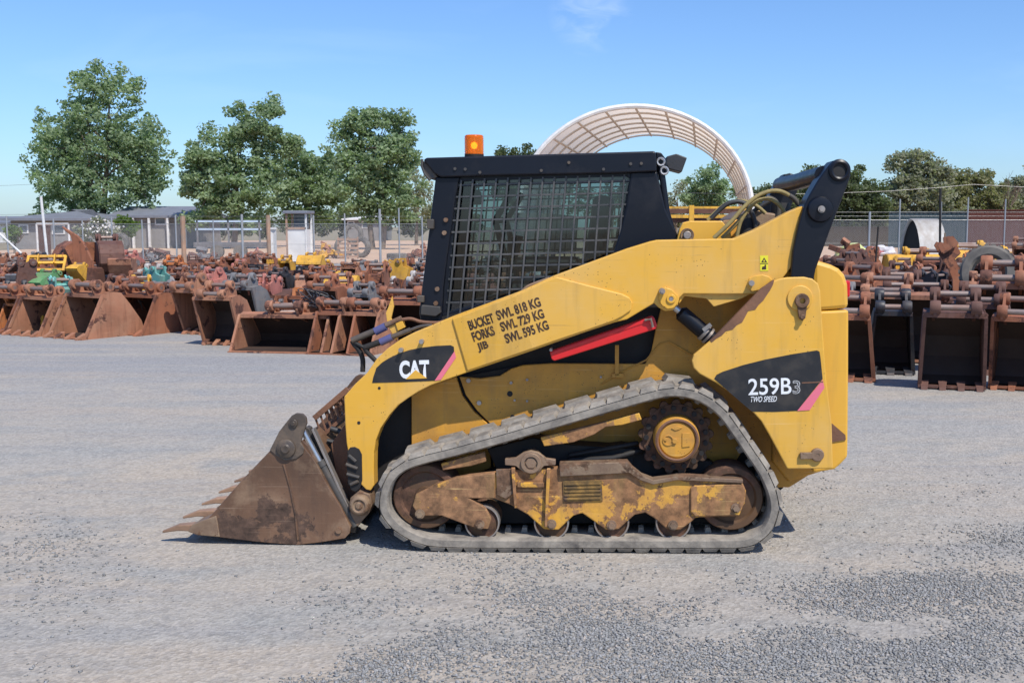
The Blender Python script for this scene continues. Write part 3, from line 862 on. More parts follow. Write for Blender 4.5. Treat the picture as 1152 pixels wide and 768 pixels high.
for s in (0, 1):
    mb = MB(); mb.prism(LL([(490,199),(517,199),(512.5,222),(503,290),(498.7,325),(497,364),(474,364),(471.5,352),(473,338),(483,255)], CABY), CABY, CABY + .07)
    fp_ = side(s, mb).build("front_post", M['black'], loader, bevel=0.008)
    mb = MB()
    for q in ((501.7,247.5),(500,262),(492,325),(490.5,341)):
        x, z = L(q[0], q[1], CABY); mb.cyl((x, z), .012, CABY - .012, CABY + .01, 12)
    side(s, mb).build("post_bolt", M['brown_metal'], fp_)
    mb = MB(); mb.prism(LL([(474,343),(495,345),(496,352),(490,356),(473,354)], CABY - .03), CABY - .03, CABY + .05)
    side(s, mb).build("post_foot", M['grey_metal'], fp_, bevel=0.004)
    mb = MB()
    x, z = L(485, 252, CABY); mb.box((x, CABY - .005, z), (.035, .05, .05)); x, z = L(474, 336, CABY); mb.box((x, CABY - .005, z), (.035, .05, .035))
    side(s, mb).build("door_hinge", M['grey_metal'], fp_, bevel=0.003)
    mb = MB(); mb.prism(LL([(710,193),(739,193),(742,205),(749,234.6),(756,250),(764,268),(752,300),(690,310),(690,286),(697,262),(704,234)], CABY), CABY, CABY + .09)
    side(s, mb).build("rear_post", M['black'], loader, bevel=0.01)
    # bottom rail
    mb = MB(); mb.prism(LL([(497,353),(700,300),(700,312),(497,368)], CABY), CABY + .01, CABY + .06)
    side(s, mb).build("side_sill", M['black'], loader, bevel=0.005)
    # window frame with rounded corner and mesh guard
    win = [(513,206),(519,202),(530,201),(706,196),(711,200),(703,240),(694,284),(690,300),(600,340),(500,362),(503,320),(508,262)]
    mb = MB()
    wp = LL(win, CABY + .03)
    for i in range(len(wp)):
        a = wp[i]; b = wp[(i+1) % len(wp)]
        mb.bar((a[0], CABY + .03, a[1]), (b[0], CABY + .03, b[1]), .02, .022)
    fr_ = side(s, mb).build("window_frame", M['black'], loader)
    mb = MB(); mb.add([(x, CABY + .05, z) for x, z in wp], [tuple(range(len(wp)))])
    side(s, mb).build("side_glass", M['glass'], fr_, recalc=False)
    # bars: clipped to the window outline
    def inside(px_, py_):
        c = False; j = len(win) - 1
        for i in range(len(win)):
            xi, yi = win[i]; xj, yj = win[j]
            if (yi > py_) != (yj > py_) and px_ < (xj - xi) * (py_ - yi) / (yj - yi) + xi: c = not c
            j = i
        return c
    mb = MB()
    def run(f, y, r):
        pts = []
        for k in range(200):
            q = f(k / 199)
            if inside(*q): pts.append(q)
        if len(pts) > 2:
            a = L(*pts[0], y); b = L(*pts[-1], y)
            mb.bar((a[0], y, a[1]), (b[0], y, b[1]), r, r)
    for k in range(13):
        yy = 206 + 13.15 * k
        run(lambda t: (490 + 240 * t, yy + 3 - 6 * t), CABY + .016, .0088)
    for k in range(18):
        xx = 503 + 13.4 * k
        run(lambda t: (xx - 14 * t + (10 * (1 - k/17) - 3) * (1 - t) * .6, 190 + 180 * t), CABY + .009, .0088)
    side(s, mb).build("mesh_guard", M['guard'], fr_)
# front, rear
mb = MB(); a = L(735, 195, CABY + .1); b = L(757, 262, CABY + .1)
mb.add([(a[0], CABY+.1, a[1]), (a[0], CW-.1, a[1]), (b[0], CW-.1, b[1]), (b[0], CABY+.1, b[1])], [(0,1,2,3)])
mb.build("rear_glass", M['glass'], loader, recalc=False)
mb = MB(); a = L(744, 262, CABY + .1); b = L(750, 310, CABY + .1)
mb.box(((a[0]+b[0])/2, W/2, (a[1]+b[1])/2), (.05, CW - CABY - .1, .26))
mb.build("cab_rear_wall", M['dark'], loader)
mb = MB(); a = L(500, 205, CABY); b = L(482, 330, CABY)
for y in (CABY + .09, CW - .09, W/2):
    mb.bar((a[0], y, a[1]), (b[0], y, b[1]), .03, .03)
for t in (0.0, .55, 1.0):
    mb.bar((a[0]*(1-t)+b[0]*t, CABY+.06, a[1]*(1-t)+b[1]*t), (a[0]*(1-t)+b[0]*t, CW-.06, a[1]*(1-t)+b[1]*t), .03, .03)
mb.build("cab_door", M['black'], loader)
# seat, controls
x, z = L(620, 300, .8)
mb = MB(); mb.box((x + .0, .84, z - .14), (.48, .5, .14)); 
st = mb.build("operator_seat", M['seat'], loader, bevel=0.04)
mb = MB(); mb.box((x + .26, .84, z + .12), (.12, .46, .55), Matrix.Rotation(.14, 3, 'Y'))
mb.build("seat_back", M['seat'], st, bevel=0.04)
for y in (.58, 1.10):
    mb = MB(); mb.box((x - .02, y, z + .02), (.34, .07, .06)); mb.build("armrest", M['seat'], st, bevel=0.02)
    mb = MB(); mb.tube([(x - .22, y, z - .1), (x - .22, y, z + .05), (x - .20, y, z + .17)], [.02, .012, .026], 12); mb.build("joystick", M['dark'], st)
mb = MB(); mb.box((x + .05, .84, z - .3), (.6, .6, .2)); mb.build("seat_box", M['dark'], st, bevel=0.02)
x, z = L(512, 225, .8)
mb = MB(); mb.box((x + .05, .84, z + .02), (.12, .66, .08)); mb.build("overhead_console", M['dark'], loader, bevel=0.01)
mb = MB(); x0, z0 = L(568, 290, .5)
mb.tube([(x0, .50, z0), (x0 - .05, .50, z0 + .2), (x0 + .05, .50, z0 + .36)], .018, 10)
mb.tube([(x0, 1.18, z0), (x0 - .05, 1.18, z0 + .2), (x0 + .05, 1.18, z0 + .36)], .018, 10)
mb.tube([(x0 - .05, .50, z0 + .2), (x0 - .05, 1.18, z0 + .2)], .018, 10)
mb.build("restraint_bar", M['dark'], loader)
# rear of cab: pipe, work lamps, side lamp housing
for s in (0, 1):
    mb = MB(); p = [L(a, b, CABY + .0) for a, b in ((741,185),(744,205),(748,238),(756,265),(760,280))]
    mb.tube([(q[0] + .01, CABY + .02, q[1]) for q in p], .017, 12)
    side(s, mb).build("drain_pipe", M['black'], loader)
    mb = MB(); mb.prism(LL([(738,171),(744,172),(750,180),(750,196),(744,202),(740,195)], CABY + .02), CABY + .02, CABY + .10)
    wl = side(s, mb).build("work_lamp", M['black'], loader, bevel=0.004)
    for (a, b) in ((743.5,182),(747.5,192)):
        x, z = L(a, b, CABY - .0); mb = MB(); mb.lathe((x, 0, z), [(.012,CABY+.012),(.015,CABY-.002),(.020,CABY-.006),(.024,CABY+.003),(.024,CABY+.03)], 20)
        side(s, mb).build("lamp_ring", M['lamp_glass'], wl)
mb = MB(); mb.prism(LL([(750,176),(761,173),(773,177.5),(767,194),(752,190),(749,184)], .62), .62, .80)
mb.build("rear_lamp_housing", M['seat'], loader, bevel=0.005)
# beacon
x, z = L(533.5, 175.5, .62)
m_, nt_m, b_ = new_mat("amber_lens")
b_.inputs['Base Color'].default_value = (0.95, 0.22, 0.01, 1); b_.inputs['Roughness'].default_value = .18
b_.inputs['Transmission Weight'].default_value = .55; b_.inputs['IOR'].default_value = 1.3
b_.inputs['Subsurface Weight'].default_value = 0.0
M['amber'] = m_
m_, nt_m, b_ = new_mat("lit_bulb")
b_.inputs['Base Color'].default_value = (1, .5, .1, 1); b_.inputs['Emission Color'].default_value = (1, .45, .08, 1); b_.inputs['Emission Strength'].default_value = 4
M['bulb'] = m_
mb = MB(); mb.lathe((x, .62, z), [(1e-4,-.01),(.052,-.01),(.052,.006),(.046,.010),(1e-4,.010)], 30, 'z')
bc = mb.build("beacon_base", M['dark'], loader)
mb = MB()
pr = [(.052,.008)]
for k in range(9):
    pr += [(.052, .012 + k*.0100), (.0497, .0170 + k*.0100)]
pr += [(.051,.103),(.045,.110),(1e-4,.112)]
mb.lathe((x, .62, z), pr, 32, 'z'); mb.build("beacon_lens", M['amber'], bc, auto=60)
mb = MB(); mb.lathe((x, .62, z), [(1e-4,.035),(.010,.04),(.014,.055),(.010,.068),(1e-4,.074)], 16, 'z'); mb.build("beacon_bulb", M['bulb'], bc)

# ---- hydraulics behind the cab -------------------------------------------
mb = MB(); mb.prism(LL([(758,285),(764,258),(768,250.5),(776,248.5),(812,248.5),(822,262),(822,285)], .40), .38, .46)
tb = mb.build("tank_bracket", M['yellow_clean'], loader, bevel=0.006)
x, z = L(773, 264.5, .38)
mb = MB(); mb.lathe((x, 0, z), [(.024,.372),(.034,.368),(.036,.376),(.036,.385)], 24); mb.build("bracket_ring", M['brown_metal'], tb)
mb = MB(); mb.cyl((x, z), .021, .358, .39, 20); mb.build("bracket_pin", M['worn_steel'], tb, bevel=.003)
mb = MB(); mb.prism(LL([(820,268),(826,246),(842,236),(900,244),(890,300),(830,300)], .5), .5, 1.2)
mb.build("rear_machinery", M['brown_metal'], loader, bevel=0.01)
mb = MB(); x, z = L(840, 245, .45); mb.lathe((x, .45, z - .12), [(1e-4,.12),(.05,.12),(.055,.1),(.055,0),(1e-4,0)], 20, 'z')
mb.lathe((x + .2, .6, z - .1), [(1e-4,.18),(.05,.18),(.055,.16),(.055,0),(1e-4,0)], 20, 'z')
mb.build("filter_canister", M['dark'], loader)
mb = MB(); mb.prism(LL([(808,268),(826,247),(834,247),(836,268)], .42), .42, .9); mb.build("oil_tank", M['yellow_hull'], loader, bevel=.01)
def hose(pts, y, r, mat, name="hydraulic_hose", dy=None, parent=None):
    dy = dy or [0] * len(pts)
    p3 = []
    for (q, d) in zip(pts, dy):
        x, z = L(q[0], q[1], y + d); p3.append((x, y + d, z))
    P, _ = catmull(p3, max(16, 4 * len(pts)))
    m_b = MB(); m_b.tube(P, r, 10); return m_b.build(name, mat, parent or loader)
hose([(803,268),(822,250),(838,232),(855,219),(873,214.5),(888,220),(899,231)], .30, .011, M['hose_yellow'])
hose([(812,268),(830,250),(842,236),(852,226),(866,224),(878,232),(884,242)], .34, .010, M['hose_yellow'])
hose([(800,246),(812,234),(822,228),(836,228),(846,240),(850,256),(846,266)], .40, .012, M['hose'])
hose([(829,266),(833,250),(840,238)], .33, .010, M['hose_yellow'])
hose([(796,248),(806,238),(818,229),(835,226),(850,231),(861,240)], .46, .010, M['hose_yellow'])
hose([(888,220),(894,224),(900,233),(902,244)], .29, .013, M['hose'])
hose([(838,262),(842,246),(850,236),(866,226)], .48, .012, M['hose'])
hose([(862,222),(872,226),(876,236),(874,248)], .5, .014, M['hose'])

# ---- auxiliary couplers at the front of the arm ---------------------------
def rod(a, b, y, r, mat, name, parent):
    p = L(*a, y); q = L(*b, y); m_b = MB(); m_b.tube([(p[0], y, p[1]), (q[0], y, q[1])], r, 14); return m_b.build(name, mat, parent)
ay = .24
mb = MB(); mb.prism(LL([(434,352),(437,345),(441,333),(443,345),(440,358),(448,370),(446,384),(436,366)], ay), ay, ay + .015)
cb = mb.build("coupler_bracket", M['yellow'], loader, bevel=.002)
mb = MB(); mb.prism(LL([(444,360),(453,361),(456,368),(448,372)], ay), ay - .01, ay + .03); mb.build("coupler_block", M['yellow_clean'], cb, bevel=.002)
rod((396,383), (422,372), ay, .017, M['grey_metal'], "quick_coupler", cb)
rod((422,373), (434,367), ay, .021, M['purple'], "coupler_sleeve", cb)
rod((434,366), (452,358), ay, .015, M['brown_metal'], "coupler_fitting", cb)
rod((410,391), (429,384), ay - .03, .016, M['dark'], "quick_coupler", cb)
rod((428,385), (441,379), ay - .03, .020, M['purple'], "coupler_sleeve", cb)
rod((441,379), (462,371), ay - .03, .014, M['grey_metal'], "coupler_fitting", cb)
hose([(450,360),(462,358.5),(474,362),(492,363),(500,361)], ay, .009, M['rust_edge'])
hose([(460,372),(474,367),(486,366)], ay - .03, .009, M['grey_metal'])
hose([(396,383),(399,388),(404,394),(408,404),(408,418)], ay + .01, .013, M['dark'])
hose([(410,391),(414,397),(420,403),(425,408)], ay - .03, .012, M['dark'])
hose([(396,383),(404,388),(412,392)], ay, .010, M['dark'])
hose([(588,327),(594,322),(604,318),(618,313)], ARMY + .10, .008, M['brown_metal'], dy=[0]*4)
# coils of hose inside the front frame
for k, (a, b) in enumerate((((372,482),(386,505)), ((368,496),(390,520)), ((376,508),(392,545)))):
    hose([a, ((a[0]+b[0])/2 + 5, (a[1]+b[1])/2 - 6), b, (b[0]+4, b[1]+18)], .38 + .08*k, .016, M['hose'])

# ---- bucket --------------------------------------------------------------
BY0, BY1 = 0.115, W - 0.115
SIDEP = [(237.8,576.9),(270,540),(303.4,505),(314,483),(323.75,470.6),(328,465.5),(333,462.8),(340,463.5),(344,467.5),(345,474),(341,486),(337.8,495.6),(343,502),(355,517.5),(367.5,542.5),(383,567.5),(394,591),(393,598),(387.8,603.4),(360,608),(333,611),(290,607.5),(248.75,602.5),(222,599),(216,596),(226,588)]
sp3 = LL(SIDEP, BY0)
zmin = min(z for x, z in sp3)
bz = -zmin + 0.001                                           # rests on the ground
bucket = None
# shell: floor, curved heel, back
outer = LL([(214,597.5),(250,602),(333,611),(388,603),(394,591),(367,542),(345,500),(338,494)], BY0)
inn = LL([(214,596),(250,599),(333,606),(383,599.5),(388,591),(362,543),(341,503),(336,497)], BY0)
mb = MB(); mb.prism([(x, z + bz) for x, z in outer] + [(x, z + bz) for x, z in inn[::-1]], BY0 + .02, BY1 - .02)
bucket = mb.build("bucket_shell", M['bucket'], loader, bevel=0.003)
for s in (0, 1):
    mb = MB(); mb.prism([(x, z + bz) for x, z in sp3], BY0, BY0 + .022)
    bs = side(s, mb).build("bucket_side", M['bucket'], bucket, bevel=0.004)
    mb = MB(); mb.prism([(x, z + bz) for x, z in LL([(303.4,504),(314,483),(323.75,470.6),(328,465.5),(333,462.8),(340,463.5),(344,467.5),(345,474),(341,486),(338,495.6),(342,502),(341,508),(333,514),(321,516),(311,511)], BY0 - .008)], BY0 - .008, BY0 + .004)
    side(s, mb).build("ear_plate", M['ear'], bs, bevel=0.003)
    mb = MB(); x, z = L(322, 502, BY0 - .01); z += bz
    mb.lathe((x, 0, z), [(1e-4,BY0-.035),(.02,BY0-.037),(.024,BY0-.03),(.033,BY0-.028),(.048,BY0-.022),(.05,BY0)], 28)
    x, z = L(330, 474, BY0 - .01); z += bz; mb.cyl((x, z), .022, BY0 - .018, BY0, 18); mb.cyl((x, z), .012, BY0 - .024, BY0, 10)
    side(s, mb).build("ear_pin", M['ear'], bs, bevel=.002)
    mb = MB()   # pressed crease down the side plate
    cr = [(319,520),(326,545),(332,575),(335,605)]
    p = [L(a, b, BY0) for a, b in cr]; mb.tube([(q[0], BY0 - .0005, q[1] + bz) for q in p], .006, 8)
    side(s, mb).build("side_crease", M['bucket'], bs)
    mb = MB(); x, z = L(381, 594, BY0); mb.cyl((x, z + bz), .016, BY0 - .01, BY0 + .005, 14); side(s, mb).build("side_bolt", M['bucket'], bs)
    mb = MB(); ww = [(211,596),(216,588),(228,583),(243,578),(245,588),(247,602),(222,600)]
    mb.prism([(x, z + bz) for x, z in LL(ww, BY0 - .006)], BY0 - .006, BY0 + .05)
    side(s, mb).build("lip_corner", M['brown_metal'], bs, bevel=.005)
# cutting edge and teeth
a0, a1 = L(206, 597, BY0), L(262, 603, BY0)
mb = MB(); mb.prism([(a0[0], a0[1]+bz+.004), (a1[0], a1[1]+bz+.002), (a1[0], a1[1]+bz+.03), (a0[0]+.06, a0[1]+bz+.03)], BY0 + .03, BY1 - .03)
mb.build("cutting_edge", M['brown_metal'], bucket, bevel=.003)
tipx, tipz = L(184, 595.5, BY0 + .05); tipz += bz
rx = L(214, 594, BY0 + .05)[0]
rz = a0[1] + bz + .018
for k in range(6):
    y = BY0 + .04 + (BY1 - BY0 - .08) * k / 5
    mb = MB()
    x0, x1_ = tipx, rx + .02
    w0, w1 = .010, .032
    vs = []
    for (x, hw, zt, zb) in ((x0, w0, tipz + .008, tipz - .004), (x0 + .085, .024, rz + .016, rz - .014), (x1_, w1, rz + .022, rz - .014), (x1_ + .05, w1, rz + .018, rz - .012)):
        vs += [(x, y - hw, zb), (x, y + hw, zb), (x, y + hw, zt), (x, y - hw, zt)]
    fs = [(0,1,2,3), (12,15,14,13)]
    for i in range(3):
        for j in range(4):
            fs.append((i*4+j, (i+1)*4+j, (i+1)*4+(j+1)%4, i*4+(j+1)%4))
    mb.add(vs, fs)
    tt = mb.build("bucket_tooth", M['tooth'] if 'tooth' in M else M['brown_metal'], bucket, bevel=.005)
# quick coupler frame behind the bucket
cp = [(340,478),(344,480),(403,585),(401,596),(397,596),(391,588)]
for s in (0, 1):
    mb = MB(); mb.prism([(x, z + bz*.5) for x, z in LL([(345,478),(349,480),(402,588),(401,597),(396,597),(343,500)], BY0 + .12)], BY0 + .10, BY0 + .16)
    cpf = side(s, mb).build("coupler_plate", M['grey_metal'], loader, bevel=.004)
    mb = MB(); q0 = L(352, 482, BY0 + .06); q1 = L(401, 590, BY0 + .06)
    mb.bar((q0[0], BY0 + .07, q0[1]), (q1[0], BY0 + .07, q1[1]), .05, .012)
    side(s, mb).build("coupler_edge", M['worn_steel'], cpf, bevel=.002)
    mb = MB(); q0 = L(341, 486, BY0 + .05); q1 = L(360, 521, BY0 + .05)
    mb.tube([(q0[0], BY0 + .06, q0[1]), (q1[0], BY0 + .06, q1[1])], .017, 16)
    tc_ = side(s, mb).build("tilt_rod", M['steel'], loader)
    mb = MB(); q2 = L(399, 592, BY0 + .05)
    mb.tube([(q1[0], BY0 + .06, q1[1]), (q1[0] + .02, BY0 + .06, q1[1] - .035), (q2[0], BY0 + .06, q2[1])], [.026, .026, .026], 16)
    mb.tube([(q1[0] - .006, BY0 + .06, q1[1] + .01), (q1[0] + .010, BY0 + .06, q1[1] - .018)], .032, 16)
    side(s, mb).build("tilt_cylinder", M['grey_metal'], loader)
mb = MB(); q0 = L(356, 500, .5); q1 = L(398, 588, .5)
mb.bar((q0[0], W/2, q0[1]), (q1[0], W/2, q1[1]), W - .8, .02)
mb.build("coupler_back", M['rust_edge'], loader)
mb = MB()
for y in (.30, W - .30):
    mb.prism([(x, z) for x, z in LL([(372,500),(386,480),(396,470),(404,560),(398,585),(384,560)], y)], y, y + .03)
mb.build("coupler_arm", M['rust_edge'], loader, bevel=.004)

# ---- decals --------------------------------------------------------------
def sheet(name, pts, y, mat, parent, th=.0012, bent=False):
    mb = MB(); mb.prism(LL(pts, y), y - th, y + .0005)
    o = mb.build(name, mat, parent)
    if bent: bend_mesh(o)
    return o
def text(name, s, a, b, hpx, y, mat, parent, bold=.0, shear=0.0, bent=False, th=.0004, outline=False):
    """writes s with its baseline from pixel a to pixel b, letters hpx pixels high, on the plane y"""
    cu = bpy.data.curves.new(name, 'FONT'); cu.body = s; cu.size = 1.0; cu.offset = bold; cu.extrude = 0.0; cu.shear = shear
    cu.resolution_u = 4
    if outline:
        cu.fill_mode = 'NONE'; cu.bevel_depth = .028; cu.bevel_resolution = 0
    to = bpy.data.objects.new(name, cu); COL.objects.link(to)
    dg = bpy.context.evaluated_depsgraph_get()
    me = bpy.data.meshes.new_from_object(to.evaluated_get(dg))
    bpy.data.objects.remove(to)
    xs = [v.co.x for v in me.vertices]; ys = [v.co.y for v in me.vertices]
    x0, x1, y0, y1 = min(xs), max(xs), min(ys), max(ys)
    A = Vector(L(*a, y)); B = Vector(L(*b, y)); u = (B - A); wid = u.length; u.normalize(); v = Vector((-u.y, u.x))
    hh = hpx * wid / math.dist(a, b)
    for p in me.vertices:
        s_ = (p.co.x - x0) / (x1 - x0) * wid; t_ = (p.co.y - y0) / (y1 - y0) * hh
        dz = p.co.z
        q = A + u * s_ + v * t_
        yy = y - th
        if bent: yy += bend(q.x, q.y)
        p.co = (q.x, yy, q.y)
    bm = bmesh.new(); bm.from_mesh(me)
    bmesh.ops.recalc_face_normals(bm, faces=bm.faces)
    bm.faces.ensure_lookup_table()
    if sum(f.normal.y * f.calc_area() for f in bm.faces) > 0:
        bmesh.ops.reverse_faces(bm, faces=bm.faces)
    bm.to_mesh(me); bm.free()
    me.materials.clear(); me.materials.append(mat)
    o = bpy.data.objects.new(name, me); COL.objects.link(o); o.parent = parent
    return o
arm0 = [o for o in bpy.data.objects if o.name == "lift_arm"][0]
up0 = [o for o in bpy.data.objects if o.name == "side_tower"][0]
dec = sheet("arm_decal", [(418.7,430.5),(420,424),(423.4,413.7),(430,407.5),(439,402),(448,397.8),(461,393.5),(473.7,391),(490,389),(507,388.2),(510.6,390),(511,397),(489,428),(455,429.5)], ARMY + BEND - .0008, M['decal_black'], arm0)
dy_ = ARMY + BEND - .0022
sheet("decal_stripe", [(511.2,395),(513,402),(496,427),(489,428)], dy_, M['decal_pink'], arm0, th=.001)
text("decal_lettering", "CAT", (449.8,426), (483.5,425), 20.5, dy_, M['decal_white'], arm0, bold=.045)
sheet("decal_triangle", [(456.5,426.3),(467.5,416),(480.5,425.4)], dy_ - .0012, M['decal_sign'] if False else M['yellow_clean'], arm0, th=.0008)
for (s_, a, b) in (("BUCKET", (528.1,372.6), (556.6,362.9)), ("SWL 818 KG", (560,361), (609.5,344.4)),
                   ("FORKS", (532.3,385.6), (557.4,377)), ("SWL 729 KG", (564.6,374), (613.4,357.6)),
                   ("JIB", (538,398), (550.5,394)), ("SWL 595 KG", (569.8,387.2), (618.6,370.4))):
    text("load_lettering", s_, a, b, 11.3, ARMY - .0115, M['ink'], arm0, bold=.042, bent=True)
dec2 = sheet("tower_decal", [(803.5,425.8),(806,421.5),(813,418),(836,410.5),(860,404.5),(890,398.5),(919,394),(922,395.5),(923,402),(925.5,426),(896.8,461.8),(870,463),(845.7,462.6),(825,445)], UPY - .0008, M['decal_black'], up0)
dy2 = UPY - .0022
sheet("decal_stripe", [(925.5,427),(927.5,436),(911,461),(896.8,462)], dy2, M['decal_pink'], up0, th=.001)
text("model_lettering", "259B", (842,444.6), (890.5,443.2), 19.0, dy2, M['decal_white'], up0, bold=.012)
text("model_lettering", "3", (891.5,443), (900.5,442.8), 15.5, dy2, M['decal_white'], up0, outline=True)
text("speed_lettering", "TWO SPEED", (844.6,452.2), (874,451.6), 6.4, dy2, M['decal_white'], up0, bold=.008, shear=.3)
mb = MB(); q = L(902, 430.5, dy2); mb.bar((q[0], dy2 - .0006, q[1]), (L(926,429.5,dy2)[0], dy2 - .0006, L(926,429.5,dy2)[1]), .001, .006); mb.build("decal_tear", M['rust_edge'], up0)
sheet("warning_sticker", [(855,287.6),(864,287.4),(864.2,304.6),(855.2,304.8)], ARMY - .0008, M['decal_sign'], arm0)
ws = ARMY - .0022
sheet("sticker_triangle", [(856.3,295.2),(859.6,289.6),(863,295.1)], ws, M['ink'], arm0, th=.0006)
sheet("sticker_figure", [(857,303.3),(857.5,300),(860,299.5),(860.4,297.6),(861.8,297.6),(862,303)], ws, M['ink'], arm0, th=.0006)
sheet("sticker_divider", [(855.3,296.2),(864,296),(864,296.8),(855.3,297)], ws, M['ink'], arm0, th=.0006)
sheet("sticker_triangle", [(858.6,294.4),(859.6,291.6),(860.7,294.4)], ws - .001, M['decal_sign'], arm0, th=.0004)

explode({"roller_bolts": "roller_bolt", "sprocket_studs": "sprocket_stud", "brace_pin": "brace_pin", "roof_bolt": "roof_bolt", "ear_pin": "ear_pin", "hull_bolts": "hull_bolt", "post_bolt": "post_bolt",
         "door_hinge": "door_hinge", "pin_bolts": "pin_bolt", "drilled_hole": "drilled_hole", "stiffening_rib": "stiffening_rib", "drain_hole": "drain_hole", "front_visor": "front_visor", "cylinder_clamp": "cylinder_clamp",
         "hose_fitting": "hose_fitting", "coupler_arm": "coupler_arm", "filter_canister": "filter_canister", "restraint_bar": "restraint_bar", "hull_edge_trim": "hull_edge_trim", "foot_pin": "foot_pin",
         "lower_pin": "lower_pin", "upper_bracket": "upper_bracket", "suspension_beam": "suspension_beam", "step_grille": "grille_bar", "tilt_cylinder": "tilt_cylinder", "pivot_pin": "pivot_pin"})
# ================================================================== GROUND
def vnoise(x, y, seed=0):
    """smooth value noise on numpy arrays"""
    xi = np.floor(x).astype(np.int64); yi = np.floor(y).astype(np.int64)
    fx = x - xi; fy = y - yi; fx = fx*fx*(3-2*fx); fy = fy*fy*(3-2*fy)
    def h(a, b):
        n = (a * 374761393 + b * 668265263 + seed * 1442695041) & 0xffffffff
        n = ((n ^ (n >> 13)) * 1274126177) & 0xffffffff
        return ((n ^ (n >> 16)) & 0xffff) / 65535.0
    return (h(xi, yi)*(1-fx) + h(xi+1, yi)*fx)*(1-fy) + (h(xi, yi+1)*(1-fx) + h(xi+1, yi+1)*fx)*fy
def gravel_mat():
    m, nt, b = new_mat("crushed_gravel"); g = N(nt)
    tc = g.n("ShaderNodeTexCoord"); v = tc.outputs['Object']
    mp = g.n("ShaderNodeMapping"); mp.inputs['Scale'].default_value = (0.55, 1.0, 1.0); g.l(v, mp.inputs[0]); vs = mp.outputs[0]
    big = noise(g, vs, 0.55, 6, 0.55, 0.4)
    mid = noise(g, vs, 2.3, 6, 0.6, 0.3)
    c = mixc(g, ramp(g, big, 0.38, 0.64), (0.338, 0.318, 0.282), (0.43, 0.358, 0.27))
    c = mixc(g, ramp(g, mid, 0.46, 0.66), c, (0.288, 0.282, 0.258))
    c = mixc(g, mul(g, ramp(g, noise(g, vs, 0.16, 4), 0.48, 0.6), .45), c, (0.272, 0.27, 0.252))
    ms = g.n("ShaderNodeMapping"); ms.inputs['Scale'].default_value = (0.10, 0.95, 1.0); ms.inputs['Rotation'].default_value = (0, 0, .06); g.l(v, ms.inputs[0])
    c = mixc(g, mul(g, ramp(g, noise(g, ms.outputs[0], 1.1, 6, .6, .3), .5, .66), .75), c, (0.42, 0.335, 0.245))
    c = mixc(g, mul(g, ramp(g, noise(g, ms.outputs[0], 3.1, 5, .6, .2), .56, .68), .5), c, (0.255, 0.25, 0.245))
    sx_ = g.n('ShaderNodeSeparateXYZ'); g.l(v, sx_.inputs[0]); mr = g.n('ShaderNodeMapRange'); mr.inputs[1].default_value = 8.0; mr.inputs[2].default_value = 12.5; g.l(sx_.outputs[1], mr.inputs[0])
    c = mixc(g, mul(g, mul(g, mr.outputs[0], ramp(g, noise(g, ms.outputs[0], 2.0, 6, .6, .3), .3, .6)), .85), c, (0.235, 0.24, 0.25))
    vo = g.n("ShaderNodeTexVoronoi"); vo.inputs['Scale'].default_value = 62; g.l(v, vo.inputs['Vector'])
    sc_ = g.n("ShaderNodeSeparateColor"); g.l(vo.outputs['Color'], sc_.inputs[0])
    c = mixc(g, 0.30, c, mixc(g, sc_.outputs[0], (0.17, 0.165, 0.16), (0.50, 0.48, 0.455)))
    vo2 = g.n("ShaderNodeTexVoronoi"); vo2.inputs['Scale'].default_value = 25; g.l(v, vo2.inputs['Vector'])
    sc2 = g.n("ShaderNodeSeparateColor"); g.l(vo2.outputs['Color'], sc2.inputs[0])
    c = mixc(g, mul(g, ramp(g, sc2.outputs[1], .80, .84), .22), c, (0.19, 0.185, 0.185))
    fine = noise(g, v, 240, 3)
    c = mixc(g, 0.5, c, mixc(g, fine, (0.35,)*3, (0.65,)*3), 'OVERLAY')
    g.l(c, b.inputs['Base Color']); b.inputs['Roughness'].default_value = 0.95
    b.inputs['Specular IOR Level'].default_value = 0.25
    bp = g.n("ShaderNodeBump"); bp.inputs['Strength'].default_value = 0.75; bp.inputs['Distance'].default_value = 0.012
    hgt = mixc(g, 0.5, vo.outputs['Distance'], noise(g, v, 110, 5, .7))
    g.l(hgt, bp.inputs['Height'])
    bp2 = g.n("ShaderNodeBump"); bp2.inputs['Strength'].default_value = 0.35; bp2.inputs['Distance'].default_value = 0.06
    g.l(noise(g, v, 4.5, 5), bp2.inputs['Height']); g.l(bp2.outputs[0], bp.inputs['Normal'])
    g.l(bp.outputs[0], b.inputs['Normal'])
    return m
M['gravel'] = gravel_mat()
def soil_mat(name, c0, c1, scale=0.3):
    m, nt, b = new_mat(name); g = N(nt)
    tc = g.n("ShaderNodeTexCoord"); v = tc.outputs['Object']
    c = mixc(g, noise(g, v, scale, 8, .65, .5), c0, c1)
    c = mixc(g, 0.35, c, mixc(g, noise(g, v, 6, 6), (0.3,)*3, (0.7,)*3), 'OVERLAY')
    g.l(c, b.inputs['Base Color']); b.inputs['Roughness'].default_value = .95
    return m
M['soil'] = soil_mat('bare_red_soil', (0.58, 0.40, 0.27), (0.46, 0.30, 0.19))
M['field'] = soil_mat('dry_grass_ground', (0.17, 0.15, 0.08), (0.32, 0.25, 0.16), .15)
def flat(name, x0, x1, y0, y1, z, mat, kind="structure", n=1):
    mb = MB(); vs = []; fs = []
    for j in range(n + 1):
        for i in range(n + 1):
            vs.append((x0 + (x1-x0)*i/n, y0 + (y1-y0)*j/n, z))
    for j in range(n):
        for i in range(n):
            a = j*(n+1)+i; fs.append((a, a+1, a+n+2, a+n+1))
    mb.add(vs, fs)
    o = mb.build(name, mat, recalc=False); o["kind"] = kind
    return o
flat("field", -1800, 1800, -300, 3000, -0.03, M['field'])
